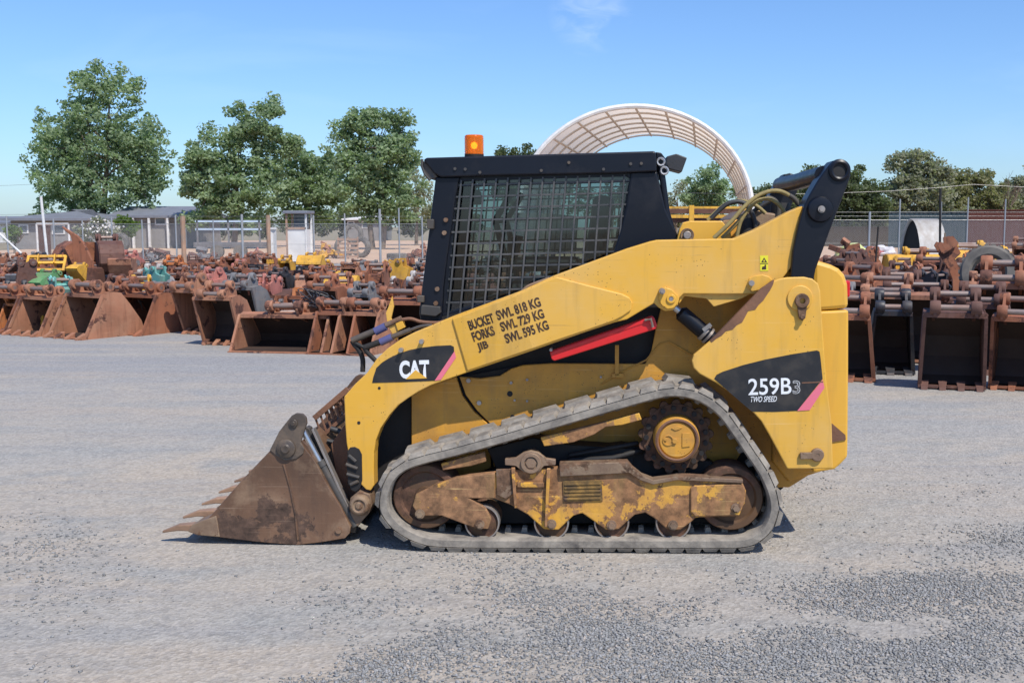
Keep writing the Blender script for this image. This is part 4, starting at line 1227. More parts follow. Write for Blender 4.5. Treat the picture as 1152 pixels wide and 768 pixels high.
flat("gravel_yard", -140, 140, -12, 47.5, 0.0, M['gravel'])
flat("dirt_road", -160, 160, 47.5, 66, -0.012, M['soil'])
flat("dirt_bank", -40, 170, 66, 128, -0.010, M['soil'])

# loose stones lying on the yard
def stones_mesh():
    rs = np.random.RandomState(11)
    nc = 1500000
    Y = 3.3 + (rs.rand(nc) ** 0.85) * 9.5
    X = (rs.rand(nc) * 1.04 - .575) * Y
    px = CX + FPX * X / (Y * math.cos(PITCH) + CAMH * math.sin(PITCH))
    py = CY + FPX * ((CAMH * math.cos(PITCH) - Y * math.sin(PITCH)) / (Y * math.cos(PITCH) + CAMH * math.sin(PITCH)))
    d = np.full(nc, .006)
    # heaps of loose gravel (where they lie on the ground)
    def blob(x0, y0, sx, sy, a, ang=0.0):
        c, s = math.cos(ang), math.sin(ang)
        gx = (px - x0) * c + (py - y0) * s; gy = -(px - x0) * s + (py - y0) * c
        return a * np.exp(-((gx/sx)**2 + (gy/sy)**2) * .5)
    d += blob(840, 730, 150, 32, 1.0, -.05) + blob(690, 690, 110, 22, .55, .2) + blob(400, 755, 110, 16, .55, -.12) + blob(600, 668, 60, 10, .3)
    d += blob(1080, 660, 80, 18, .4) + blob(1060, 720, 90, 30, .7, .3) + blob(50, 620, 60, 40, .16) + blob(430, 600, 40, 14, .10) + blob(480, 655, 90, 12, .22, -.15)
    d += blob(1000, 560, 200, 30, .07) + blob(60, 740, 40, 40, .14) + blob(1130, 610, 60, 14, .3) + blob(930, 640, 50, 12, .12) + blob(400, 690, 60, 20, .15, -.3) + blob(470, 735, 60, 14, .35, -.3)
    nz = vnoise(X*1.6, Y*2.6, 1) * .6 + vnoise(X*4, Y*6, 2) * .4
    nz2 = vnoise(X*.7, Y*1.1, 5)
    d = d * np.clip((nz - .25) * 3.2, .05, 1.6) + .014 * np.clip(nz2 * nz * 4 - 1.1, 0, 1)
    d *= np.clip(.25 + .75*((py - 380) / 250), .1, 1)
    # keep the number in hand: about 90000
    keep = rs.rand(nc) < np.clip(d - .012, 0, 3) ** 1.25 * .62
    X, Y = X[keep], Y[keep]
    n = len(X)
    r = .0030 + .0058 * rs.rand(n) ** 1.8
    ang = rs.rand(n) * 2 * PI
    base = np.array([[1,0,0],[-1,0,0],[0,1,0],[0,-1,0],[0,0,1],[0,0,-1]], float)
    V = base[None] * (0.65 + .6 * rs.rand(n, 6, 1)) * r[:, None, None]
    V += (rs.rand(n, 6, 3) - .5) * r[:, None, None] * .7
    V[:, :, 2] *= .75
    V[:, :, 0] *= 1.25
    c, s = np.cos(ang)[:, None], np.sin(ang)[:, None]
    x = V[:, :, 0] * c - V[:, :, 1] * s; y = V[:, :, 0] * s + V[:, :, 1] * c
    V[:, :, 0] = x + X[:, None]; V[:, :, 1] = y + Y[:, None]; V[:, :, 2] += (r * .35)[:, None]
    F = np.array([[0,2,4],[2,1,4],[1,3,4],[3,0,4],[2,0,5],[1,2,5],[3,1,5],[0,3,5]])
    FF = (np.arange(n)[:, None, None] * 6 + F[None]).reshape(-1, 3)
    return V.reshape(-1, 3), FF
def np_mesh(name, V, F, mat, parent=None):
    me = bpy.data.meshes.new(name)
    k = F.shape[1]
    me.vertices.add(len(V)); me.vertices.foreach_set("co", np.ascontiguousarray(V, dtype=np.float32).ravel())
    me.loops.add(F.size); me.loops.foreach_set("vertex_index", np.ascontiguousarray(F, dtype=np.int32).ravel())
    me.polygons.add(len(F)); me.polygons.foreach_set("loop_start", np.arange(0, F.size, k, dtype=np.int32))
    try: me.polygons.foreach_set("loop_total", np.full(len(F), k, dtype=np.int32))
    except Exception: pass
    me.update(calc_edges=True)
    me.materials.append(mat)
    o = bpy.data.objects.new(name, me); COL.objects.link(o)
    if parent is not None: o.parent = parent
    return o
def stone_mat():
    m, nt, b = new_mat("blue_metal_stones"); g = N(nt)
    ge = g.n("ShaderNodeNewGeometry")
    r = g.n("ShaderNodeValToRGB"); e = r.color_ramp.elements
    e[0].position = 0; e[0].color = (0.15, 0.15, 0.15, 1); e[1].position = 1; e[1].color = (0.44, 0.37, 0.30, 1)
    x = r.color_ramp.elements.new(.45); x.color = (0.225, 0.226, 0.218, 1)
    x = r.color_ramp.elements.new(.93); x.color = (0.30, 0.298, 0.295, 1)
    g.l(ge.outputs['Random Per Island'], r.inputs[0]); g.l(r.outputs[0], b.inputs['Base Color'])
    b.inputs['Roughness'].default_value = .85
    return m
M['stone'] = stone_mat()
V_, F_ = stones_mesh()
print("stones", len(V_) // 6)
so_ = np_mesh("loose_gravel", V_, F_, M['stone']); so_["kind"] = "stuff"; so_["label"] = "loose grey crushed stone scattered in drifts over the yard"
# ================================================================== ATTACHMENTS IN THE YARD
def rusty(name, col, **k):
    a = dict(rough=0.75, var=0.28, dirt=(0.30, 0.20, 0.14), dirt_cov=0.42, dirt_scale=3.5, dirt_amt=0.6, rust=(0.11, 0.045, 0.03), rust_cov=0.44, rust_scale=2.6, bump=0.2, bscale=25, streak=.5, scol=((0.07, 0.03, 0.02), (0.45, 0.22, 0.12), (0.06, 0.03, 0.02)))
    a.update(k); return layered(name, col, **a)
COLS = {
 'rust': rusty('rusty_brown', (0.26, 0.095, 0.048), dirt=(0.34, 0.16, 0.09)),
 'tan': rusty('pale_rust', (0.32, 0.14, 0.078), dirt=(0.40, 0.23, 0.14)),
 'maroon': rusty('dark_maroon_rust', (0.105, 0.048, 0.036), dirt=(0.17, 0.09, 0.065)),
 'black': rusty('worn_black', (0.022, 0.024, 0.03), dirt=(0.09, 0.08, 0.075), rust_cov=0.3, rough=.5),
 'grey': rusty('weathered_grey', (0.15, 0.15, 0.155), dirt=(0.26, 0.22, 0.19), rust_cov=0.36),
 'yellow': rusty('faded_yellow', (0.62, 0.33, 0.035), rust_cov=0.34, dirt=(0.4, 0.24, 0.1)),
 'orange': rusty('faded_orange', (0.50, 0.16, 0.045), rust_cov=0.4),
 'salmon': rusty('faded_red', (0.42, 0.15, 0.12), rust_cov=0.36),
 'green': rusty('faded_green', (0.10, 0.26, 0.10), rust_cov=0.3),
 'teal': rusty('faded_teal', (0.13, 0.36, 0.32), rust_cov=0.34),
 'white': rusty('dirty_white', (0.50, 0.48, 0.46), rust_cov=0.36),
}
CNAME = {'rust': 'rusty brown', 'tan': 'pale rust', 'maroon': 'dark maroon', 'black': 'worn black', 'grey': 'weathered grey', 'yellow': 'faded yellow',
         'orange': 'faded orange', 'salmon': 'faded red', 'green': 'faded green', 'teal': 'faded teal', 'white': 'dirty white'}
def sweep(mb, prof, x0, x1, th):
    """open outline in y,z thickened outward and extruded along x"""
    P = [Vector((0, a, b)) for a, b in prof]
    inner = []
    for i, p in enumerate(P):
        t = (P[min(i+1, len(P)-1)] - P[max(i-1, 0)]).normalized()
        nrm = Vector((0, -t.z, t.y))
        inner.append(p + nrm * th)
    n = len(P)
    vs = [(x0, p.y, p.z) for p in P] + [(x1, p.y, p.z) for p in P] + [(x0, p.y, p.z) for p in inner] + [(x1, p.y, p.z) for p in inner]
    fs = []
    for i in range(n - 1):
        fs.append((i, i+1, n+i+1, n+i)); fs.append((2*n+i, 3*n+i, 3*n+i+1, 2*n+i+1))
        fs.append((i, 2*n+i, 2*n+i+1, i+1)); fs.append((n+i, n+i+1, 3*n+i+1, 3*n+i))
    fs.append((0, n, 3*n, 2*n)); fs.append((n-1, 3*n-1, 4*n-1, 2*n-1))
    mb.add(vs, fs)
    return mb
MOUTH_SHADE = layered('mouth_shade_paint', (0.045, 0.027, 0.02), .7, var=.3, dirt=(0.06, 0.035, 0.025), dirt_cov=.42, dirt_scale=4, bump=.1)  # near-black brown: shade inside the bucket mouths put into the colour
def make_bucket(name, w, h, d, mat, style="digger", teeth=4, ears=True, earw=.22, flare=0.0):
    """mouth faces -y, stands on its lip; style 'digger' is tall and narrow, 'trench' is open with sloping cheeks"""
    t = empty(name)
    if style == "digger":
        prof = [(.26*d, 0.03*h), (.45*d, .0), (.80*d, .10*h), (1.0*d, .34*h), (.98*d, .62*h), (.72*d, .86*h), (.30*d, .97*h), (-.24*d, .93*h)]
    else:
        prof = [(-.85*d, 0.0), (.70*d, .0), (.98*d, .10*h), (.90*d, .32*h), (.55*d, .72*h), (.30*d, .97*h), (.02*d, 1.0*h), (-.26*d, .93*h)]
    mb = sweep(MB(), prof[::-1], -w/2, w/2, -.015)
    sh = mb.build("shell", mat, t)
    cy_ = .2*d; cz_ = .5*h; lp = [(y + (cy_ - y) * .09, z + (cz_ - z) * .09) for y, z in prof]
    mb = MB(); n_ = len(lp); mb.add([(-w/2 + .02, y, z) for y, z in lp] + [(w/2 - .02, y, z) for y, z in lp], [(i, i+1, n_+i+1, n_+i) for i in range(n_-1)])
    mb.build("mouth_shade_sheet", MOUTH_SHADE, t)  # added sheet inside the shell, painted dark for the mouth's shade
    for s in (-1, 1):
        mb = MB(); mb.prismx(prof, s*w/2 - (.016 if s > 0 else -.004), s*w/2 + (.004 if s > 0 else -.016) * 1.0)
        mb.build("side_plate", mat, t)
    mb = MB(); a = prof[0]; b = prof[1]; f = prof[-1]
    ex = .05 if style == "digger" else .03
    mb.box((0, a[0] + ex/2 - .02, a[1] + .004), (w + .03, ex + .06, .028))
    mb.box((0, f[0] + .01, f[1] - .012), (w + .02, .05, .05))
    for s in (-1, 1):
        mb.bar((s*w/2, a[0], a[1]), (s*w/2, f[0], f[1]), .032, .034)
    mb.build("mouth_rim", mat, t)
    for k in range(teeth):
        x = -w/2 + .04 + (w - .08) * k / max(1, teeth - 1)
        mb = MB(); y0 = a[0] - .01
        mb.add([(x-.035, y0+.04, -.0), (x+.035, y0+.04, 0), (x+.04, y0+.05, .085), (x-.04, y0+.05, .085), (x-.028, y0-.09, .0), (x+.028, y0-.09, 0), (x+.03, y0-.07, .028), (x-.03, y0-.07, .028)],
               [(0,1,2,3), (4,7,6,5), (0,4,5,1), (1,5,6,2), (2,6,7,3), (3,7,4,0)])
        mb.build("tooth", mat, t, bevel=.004)
    if ears:
        top = prof[-2]
        pins = ((top[0] - .07*d, top[1] + .15), (top[0] - .54*d, top[1] + .03)) if style == 'digger' else ((top[0] - .25*d, top[1] + .09), (top[0] + .13*d, top[1] + .06))
        for s in (-1, 1):
            mb = MB()
            ez = top[1]; ey = top[0]
            mb.prismx([(ey-.62*d, ez-.05), (ey-.3*d, ez-.04), (ey+.28*d, ez-.14), (ey+.26*d, ez+.04), (ey+.05*d, ez+.20), (ey-.15*d, ez+.21), (ey-.30*d, ez+.10), (ey-.50*d, ez+.09), (ey-.64*d, ez+.03)] if style == 'digger' else [(ey-.30*d, ez-.06), (ey+.28*d, ez-.14), (ey+.26*d, ez+.04), (ey+.14*d, ez+.13), (ey-.02*d, ez+.11), (ey-.12*d, ez+.16), (ey-.30*d, ez+.15), (ey-.38*d, ez+.05)], s*earw - .014, s*earw + .014)
            e = mb.build("hitch_ear", mat, t)
            for (yy, zz) in pins:
                mb = MB(); mb.lathe((s*earw, yy, zz), [(1e-4, -.05), (.062, -.05), (.070, -.035), (.070, .035), (.062, .05), (1e-4, .05)], 14, 'x')
                mb.build("pin_boss", mat, e)
        for (yy, zz) in pins:
            mb = MB(); mb.tube([(-earw - .05, yy, zz), (earw + .05, yy, zz)], .030, 10)
            mb.build("hitch_pin", PINM, t)
    if flare:
        for o in [x for x in bpy.data.objects if x.type == 'MESH' and (x.parent == t or (x.parent and x.parent.parent == t))]:
            for v in o.data.vertices:
                if v.co.z < h * .95: v.co.x *= 1 + flare * (1 - v.co.z / h)
    return t
PINM = layered('dull_pin_steel', (0.30, 0.24, 0.21), .5, metal=.5, dirt=(0.25, 0.13, 0.09), dirt_cov=.5, bump=.05)
def make_hitch(name, s, mat):
    t = empty(name)
    for k in (-1, 1):
        mb = MB(); mb.prismx([(-.3*s, 0), (.28*s, .0), (.36*s, .2*s), (.30*s, .42*s), (.12*s, .36*s), (.02*s, .5*s), (-.14*s, .52*s), (-.2*s, .34*s), (-.38*s, .3*s), (-.36*s, .1*s)], k*.17*s - .02, k*.17*s + .02)
        mb.build("cheek_plate", mat, t)
    mb = MB(); mb.box((0, -.02*s, .16*s), (.32*s, .4*s, .18*s)); mb.build("hitch_block", mat, t, bevel=.01)
    for (yy, zz) in ((-.08*s, .44*s), (.24*s, .33*s)):
        mb = MB(); mb.tube([(-.25*s, yy, zz), (.25*s, yy, zz)], .035*s, 12); mb.build("hitch_pin", PINM, t)
        for k in (-1, 1):
            mb = MB(); mb.lathe((k*.2*s, yy, zz), [(1e-4, -.03), (.07*s, -.03), (.07*s, .03), (1e-4, .03)], 14, 'x'); mb.build("pin_boss", mat, t)
    return t
def make_ripper(name, s, mat):
    t = empty(name)
    mb = MB(); mb.prismx([(-.42*s, 0.0), (-.30*s, .03*s), (-.10*s, .16*s), (.04*s, .42*s), (.06*s, .72*s), (.22*s, .76*s), (.24*s, .98*s), (.0*s, 1.04*s), (-.16*s, .98*s), (-.14*s, .66*s), (-.18*s, .40*s), (-.30*s, .18*s)], -.03*s, .03*s)
    mb.build("shank", mat, t)
    mb = MB(); mb.box((0, .06*s, .98*s), (.3*s, .34*s, .03)); mb.build("mounting_plate", mat, t)
    for k in (-1, 1):
        mb = MB(); mb.prismx([(-.12*s, .97*s), (.26*s, .97*s), (.24*s, 1.16*s), (.12*s, 1.2*s), (.06*s, 1.08*s), (-.04*s, 1.2*s), (-.12*s, 1.16*s)], k*.11*s-.012, k*.11*s+.012)
        mb.build("hitch_ear", mat, t)
    mb = MB(); mb.box((0, .1*s, .015), (.34*s, .62*s, .03)); mb.build("foot_plate", mat, t)
    return t
def make_frame(name, w, h, mat):
    """a quick-attach frame: uprights, rails and two ears"""
    t = empty(name)
    for k in (-1, 1):
        mb = MB(); mb.bar((k*w/2, 0, 0), (k*w/2, .12, h), .06, .05); mb.build("upright", mat, t)
        mb = MB(); mb.prismx([(.0, h*.5), (.2, h*.45), (.28, h*.8), (.16, h*1.05), (.02, h*1.0)], k*w*.22-.013, k*w*.22+.013); mb.build("hitch_ear", mat, t)
    for f in (.08, .55, .97):
        mb = MB(); mb.bar((-w/2, .12*f, h*f), (w/2, .12*f, h*f), .05, .07); mb.build("cross_rail", mat, t)
    mb = MB(); mb.tube([(-w*.3, .2, h*.85), (w*.3, .2, h*.85)], .03, 10); mb.build("hitch_pin", PINM, t)
    mb = MB(); mb.box((0, .3, .03), (w*.9, .5, .05)); mb.build("base_plate", mat, t)
    return t
def make_tyre(name, r, wdt, up=True):
    t = empty(name)
    prof = [(r*.58, -wdt*.36), (r*.66, -wdt*.5), (r*.9, -wdt*.5), (r*.985, -wdt*.40), (r, -wdt*.2), (r, wdt*.2), (r*.985, wdt*.40), (r*.9, wdt*.5), (r*.66, wdt*.5), (r*.58, wdt*.36), (r*.62, 0), (r*.58, -wdt*.36)]
    mb = MB()
    if up: mb.lathe((0, 0, r), prof, 40, 'y')
    else: mb.lathe((0, 0, wdt/2), prof, 40, 'z')
    for k in range(26):
        a = 2*PI*k/26
        c = Vector((math.cos(a)*r, 0, math.sin(a)*r + r)) if up else Vector((math.cos(a)*r, math.sin(a)*r, wdt/2))
        rot = Matrix.Rotation(-a, 3, 'Y') if up else Matrix.Rotation(a, 3, 'Z')
        mb.box(c, (.03, wdt*.8, .05) if up else (.03, .05, wdt*.8), rot)
    mb.build("tyre_casing", M['tyre'], t, auto=30)
    return t
M['tyre'] = layered('old_tyre_rubber', (0.055, 0.052, 0.05), .85, dirt=(0.26, 0.23, 0.19), dirt_cov=.62, dirt_scale=3, dirt_amt=.6, bump=.2)

protos = {}
def proto(key, fn, *a, **k):
    protos[key] = fn(*a, **k)
Rm = COLS['rust']
proto('b_a', make_bucket, "trench_bucket", .55, .56, .46, Rm, "trench", 0)
proto('b_b', make_bucket, "trench_bucket", .75, .60, .50, Rm, "trench", 4)
proto('b_c', make_bucket, "mud_bucket", 1.25, .50, .50, Rm, "trench", 0, True, .2)
proto('b_d', make_bucket, "digger_bucket", .42, .70, .46, Rm, "digger", 3, True, .15)
proto('b_e', make_bucket, "digger_bucket", .60, .78, .50, Rm, "digger", 4, True, .17)
proto('b_f', make_bucket, "digger_bucket", .30, .62, .40, Rm, "digger", 2, True, .12)
proto('h_a', make_hitch, "quick_hitch", .95, Rm)
proto('h_b', make_hitch, "quick_hitch", .70, Rm)
proto('r_a', make_ripper, "ripper_tine", .75, Rm)
proto('f_a', make_frame, "attachment_frame", .9, .55, Rm)
proto('b_g', make_bucket, "mud_bucket", 1.55, .56, .52, Rm, "trench", 0, True, .22)
index_children()
used = set()
def put(key, loc, rz, col, scale=1.0, rx=0.0, label=None, group=None, cat=None, name=None, sz=None):
    src = protos[key]
    o = copy_tree(src)
    if name: o.name = name
    o.location = loc; o.rotation_euler = (rx, 0, rz); o.scale = (scale, scale, sz or scale)
    def paint(x):
        for c in kids2.get(x.name, []):
            paint(c)
    for c in descend(o):
        if c.type == 'MESH' and c.data.materials and c.data.materials[0] not in (PINM, MOUTH_SHADE):
            c.material_slots[0].link = 'OBJECT'; c.material_slots[0].material = COLS[col]
    o["label"] = label or "tmp"; o["category"] = cat or {'b': 'bucket', 'h': 'hitch', 'r': 'ripper', 'f': 'frame'}[key[0]]
    if group: o["group"] = group
    o["_col"] = col; o["_key"] = key
    placed.append(o)
    return o
NEWKIDS = {}
kids2 = {}
placed = []
def descend(o):
    return [x for x in _desc(o)]
def _desc(o):
    for ch in CK.get(o.name, []):
        yield ch
        yield from _desc(ch)
CK = {}
def copy_tree(o, parent=None):
    c = o.copy(); COL.objects.link(c)
    if parent is not None:
        c.parent = parent; CK.setdefault(parent.name, []).append(c)
    for ch in KIDS.get(o.name, []):
        copy_tree(ch, c)
    return c
_put = put
def put(*a, **k):
    nm = k.pop('name', None)
    o = _put(*a, **k)
    return o

# ---- front row on the left, placed one by one ------------------------------
G1 = "buckets in the front row on the left"
front = [
 # px, py of the mouth's foot, proto, scale, turn, colour, label
 (2, 374, 'b_b', 1.0, -26, 'rust', "rusty bucket at the far left end of the front row, cut by the picture edge"),
 (42, 377, 'b_b', 1.0, -28, 'tan', "pale rust bucket with a dark mouth, second from the left end of the front row"),
 (96, 380, 'b_b', 1.12, -30, 'tan', "large pale rust bucket with broad sunlit cheek, third from left in the front row"),
 (130, 373, 'b_d', .95, -24, 'rust', "narrow rusty bucket squeezed between two wide ones, fourth from the left in front"),
 (155, 376, 'b_b', 1.05, -26, 'rust', "rusty bucket with a rounded cheek, fifth from the left in the front row"),
 (205, 379, 'b_d', 1.05, -26, 'tan', "narrow bucket with soil on its lip, sixth from the left in the front row"),
 (236, 392, 'b_e', .92, -12, 'tan', "tall pale rust bucket standing forward of the row, left of the wide mud bucket"),
 (318, 396, 'b_c', 1.0, -9, 'tan', "wide low mud bucket with wires on top, widest in the front row"),
 (378, 398, 'b_a', 1.0, -14, 'rust', "rusty bucket just right of the wide mud bucket"),
 (405, 399, 'b_a', 1.0, -16, 'tan', "pale rust bucket with worn yellow ear, behind the loader's front hoses"),
 (452, 392, 'b_b', 1.1, -10, 'rust', "rusty bucket half hidden behind the loader's front arm"),
]
for i, (px, py, key, s_, tz, col, lab) in enumerate(front):
    g = ground_at(px, py)
    put(key, (g.x, g.y + .32, 0), R(tz), col, s_, label=lab, group=G1)
# ---- rows behind -------------------------------------------------------------
rr = random.Random(21)
ROWS = []
ymin = 16.9
k = 0
Yr = ymin
while Yr < 37:
    xl = (-40 - CX) / FPX * Yr; xr = (640 - CX) / FPX * Yr
    x = xl + rr.uniform(0, .5)
    row = []
    while x < xr:
        px_ = CX + x / Yr * FPX
        key = rr.choices(['b_a', 'b_b', 'b_c', 'b_d', 'b_e', 'b_f', 'h_a', 'h_b', 'r_a', 'f_a'], [7, 7, 2.2, 9, 8, 8, 15, 14, 4, 7])[0]
        if px_ > 150 and Yr > 24 and rr.random() < .4: key = rr.choice(['h_a', 'h_b', 'f_a'])
        col = rr.choices(['rust', 'tan', 'maroon', 'black', 'grey', 'yellow', 'orange', 'salmon', 'green', 'teal', 'white'], [28, 12, 20, 18, 12, 5, 3, 3, .25, .25, 3])[0]
        wv = {'b_a': .75, 'b_b': .95, 'b_c': 1.45, 'b_d': .62, 'b_e': .8, 'b_f': .5, 'h_a': .62, 'h_b': .5, 'r_a': .5, 'f_a': 1.1}[key]
        s_ = rr.uniform(.70, .95)
        yy = Yr + rr.uniform(-.12, .12)
        zz = 0.0
        o = put(key, (x + wv*s_/2, yy, zz), R(rr.choice([rr.uniform(-35, 10), rr.uniform(-30, 0), 180 + rr.uniform(-25, 25), rr.uniform(-100, 100) if key[0] == 'h' else -15])), col, s_)
        row.append(o)
        x += wv * s_ + rr.uniform(-.03, .05)
    ROWS.append(row)
    k += 1
    Yr += 1.14
WORDS = ["second", "third", "fourth", "fifth", "sixth", "seventh", "eighth", "ninth", "tenth", "eleventh", "twelfth", "thirteenth", "fourteenth", "fifteenth", "sixteenth", "seventeenth", "eighteenth", "nineteenth"]
KN = {'b': 'bucket', 'h': 'quick hitch', 'r': 'ripper tine', 'f': 'attachment frame'}
KN2 = {'b_a': 'open bucket', 'b_b': 'toothed open bucket', 'b_c': 'wide mud bucket', 'b_g': 'wide mud bucket', 'b_d': 'narrow digging bucket', 'b_e': 'tall digging bucket', 'b_f': 'slim trenching bucket',
       'h_a': 'large quick hitch', 'h_b': 'small quick hitch', 'r_a': 'curved ripper tine', 'f_a': 'attachment frame'}
ORD = ["leftmost"] + WORDS
for ri, row in enumerate(ROWS):
    byk = {}
    for o in row: byk.setdefault((CNAME[o["_col"]], KN2[o["_key"]]), []).append(o)
    rn = WORDS[ri]
    for (c, kn), os__ in byk.items():
        for j, o in enumerate(os__):
            if len(os__) == 1: o["label"] = f"only {c} {kn} in the {rn} left row"
            else: o["label"] = f"{c} {kn}, {ORD[j]}{'' if j == 0 else ' from left'} of its kind in the {rn} left row"
            o["group"] = {'b': "buckets in the rows behind, left side", 'h': "quick hitches in the rows behind, left side", 'r': "ripper tines in the rows behind, left side", 'f': "attachment frames in the rows behind, left side"}[o["_key"][0]]
# ---- the heap at the far left ------------------------------------------------
def heap(px, py, Y, key, rz, rx, col, s_, lab):
    p = at(px, py, Y); return put(key, (p.x, p.y, p.z), R(rz), col, s_, rx=R(rx), label=lab, group="attachments heaped at the far left")
heap(10, 330, 18.0, 'b_f', -60, -30, 'maroon', .85, "dark maroon slim bucket lying in the heap at the left edge")
heap(20, 300, 21.0, 'r_a', 60, 150, 'maroon', 1.0, "dark curved tine pointing up at the left of the heap")
heap(36, 305, 21.0, 'r_a', 110, 165, 'black', 1.05, "black curved tine pointing up beside the yellow rack, left heap")
heap(50, 305, 20.0, 'f_a', 14, -35, 'yellow', .72, "bright yellow slotted rack tipped up on the left heap")
heap(48, 328, 18.2, 'b_a', 160, 30, 'green', .6, "green bucket lying upside down on the left heap")
heap(68, 332, 17.6, 'h_a', 40, 20, 'teal', .7, "pale teal hitch at the foot of the left heap")
heap(72, 306, 21.0, 'b_d', 140, 60, 'rust', 1.0, "rusty bucket on its back below the tall bent blade")
heap(85, 310, 20.0, 'b_a', 170, 40, 'yellow', .42, "small yellow bucket upside down below the tall bent blade")
heap(30, 322, 19.0, 'b_c', 175, 50, 'grey', .5, "grey wide bucket turned over in the left heap")
heap(125, 312, 21.0, 'b_d', -150, 35, 'maroon', 1.05, "dark maroon bucket tipped over right of the tall bent blade")
heap(136, 310, 20.5, 'b_a', -170, 60, 'tan', .75, "pale rust bucket on its back right of the tall bent blade")
heap(160, 330, 18.3, 'h_a', 20, 10, 'yellow', .7, "yellow hitch behind the rounded cheek of the fifth front bucket")
heap(175, 318, 20, 'h_b', 60, 10, 'teal', .9, "teal hitch in front of the rusty wooden fence post")
heap(385, 324, 20.0, 'b_c', 178, 10, 'yellow', .48, "bright yellow wide bucket with two upright ears, left of the cab")
heap(350, 298, 27.0, 'b_c', 175, 0, 'yellow', .5, "long yellow bucket turned over, behind the rows left of the cab")
heap(290, 330, 17.4, 'h_a', 10, 5, 'salmon', .7, "faded red hitch above the left end of the wide mud bucket")
heap(304, 330, 17.6, 'h_b', -10, 5, 'salmon', .9, "second faded red hitch above the wide mud bucket, the right one")
heap(445, 312, 21.0, 'h_a', 80, 10, 'yellow', .8, "yellow and rust hitch with large round bosses beside the cab post")
heap(425, 322, 18.5, 'h_a', 0, 0, 'rust', .9, "rusty square hitch just left of the cab post")
# tall bent blade
p = at(96, 303, 20.5)
t = empty("grader_blade", (p.x, 20.5, 0), R(-8)); tag(t, "tall bent rusty brown blade standing up out of the left heap", "blade")
hpix = 20.5 / FPX
mb = MB(); s_ = hpix
pf = [(-22*s_, 50*s_), (-18*s_, 45*s_), (-10*s_, 38*s_), (0, 32*s_)]
ol = [(10,-14),(8,4),(4,16),(0,26),(-6,35),(-14,41),(-22,47),(-20,43),(-13,35),(-11,24),(-12,10),(-10,-8)]
mb.prism([(a*s_*1.15, (b+14)/61*.92 + .72) for a, b in ol], -.03, .03)
mb.build("blade_plate", COLS['rust'], t, bevel=.01)
mb = MB(); mb.prism([(-.3, 0), (.3, 0), (.2, .85), (-.2, .85)], -.3, .3); mb.build("blade_foot", COLS['maroon'], t, bevel=.02)
mb = MB()
pts = []
g_ = at(318, 352, 15.2)
for kk in range(5):
    pr_ = []
    for q in range(7):
        pr_.append((rr.uniform(-.32, .32), rr.uniform(-.15, .15), .02 + rr.uniform(0, .28)))
    P, _ = catmull(pr_, 30); mb.tube(P, .008, 6)
tw = mb.build("tangled_hoses", COLS['black'])
gm = ground_at(318, 396); tw.location = (gm.x + .35, gm.y + .45, .52)
tag(tw, "tangle of thin black and rusty hoses lying on the wide mud bucket", "hose")

# ---- right side, placed one by one -------------------------------------------
G2 = "buckets standing on the right"
def rput(px, py, key, tz, col, s_, lab, sz=None, dy=.0, z=0.0, rx=0):
    tz_ = tz - 17 if abs(tz) < 90 else tz
    g = ground_at(px, py); return put(key, (g.x, g.y + .1 + dy, z), R(tz_), col, s_, label=lab, group=G2, sz=sz, rx=R(rx))
proto('e_a', make_bucket, "digger_bucket", .56, .84, .52, Rm, "digger", 4, True, .19, .10)
proto('e_b', make_bucket, "digger_bucket", .36, .76, .48, Rm, "digger", 3, True, .14, .38)
proto('e_c', make_bucket, "mud_bucket", 1.0, .84, .55, Rm, "digger", 0, True, .22)
index_children()
def catk(o): o["category"] = "bucket"
_old = put
def put(key, *a, **k):
    k.setdefault('cat', 'bucket' if key[0] in 'be' else None)
    return _old(key, *a, **k)
rput(1005, 424, 'e_b', 4, 'black', 1.0, "narrow black painted bucket with silver teeth, right of the loader")
rput(1075, 442, 'e_a', 0, 'maroon', 1.0, "rusty four toothed bucket standing nearest on the right")
rput(958, 432, 'e_b', 0, 'rust', 1.0, "rusty bucket partly hidden behind the loader's rear door")
rput(1008, 414, 'e_c', -6, 'tan', 1.05, "broad pale rust bucket directly behind the black bucket", dy=.35)
rput(1116, 428, 'e_a', -8, 'maroon', 1.0, "dark maroon bucket behind the nearest rusty one, to its right", dy=.3)
rput(1152, 443, 'e_a', -10, 'rust', .95, "rusty bucket cut by the right picture edge, frontmost")
rput(1140, 415, 'e_b', -4, 'rust', 1.35, "tall rusty bucket at the right edge with square opening", dy=.3)
rput(955, 405, 'e_a', 8, 'grey', .9, "weathered grey bucket between the loader and the broad rust bucket", dy=.5)
rput(1062, 412, 'e_c', 2, 'maroon', .95, "broad dark bucket behind the nearest rusty bucket", dy=.6)
row2 = [(1015, 395, 'e_a', 'maroon'), (1062, 392, 'b_b', 'rust'), (1108, 392, 'e_b', 'tan'), (1150, 392, 'e_c', 'maroon'), (965, 388, 'e_a', 'rust'),
        (1035, 372, 'b_c', 'rust'), (1080, 370, 'e_b', 'maroon'), (1122, 372, 'e_a', 'maroon'), (1160, 366, 'e_b', 'tan'),
        (1010, 352, 'e_b', 'maroon'), (1050, 350, 'e_a', 'rust'), (1095, 350, 'b_e', 'maroon'), (1140, 350, 'e_a', 'rust'), (955, 345, 'e_c', 'maroon')]
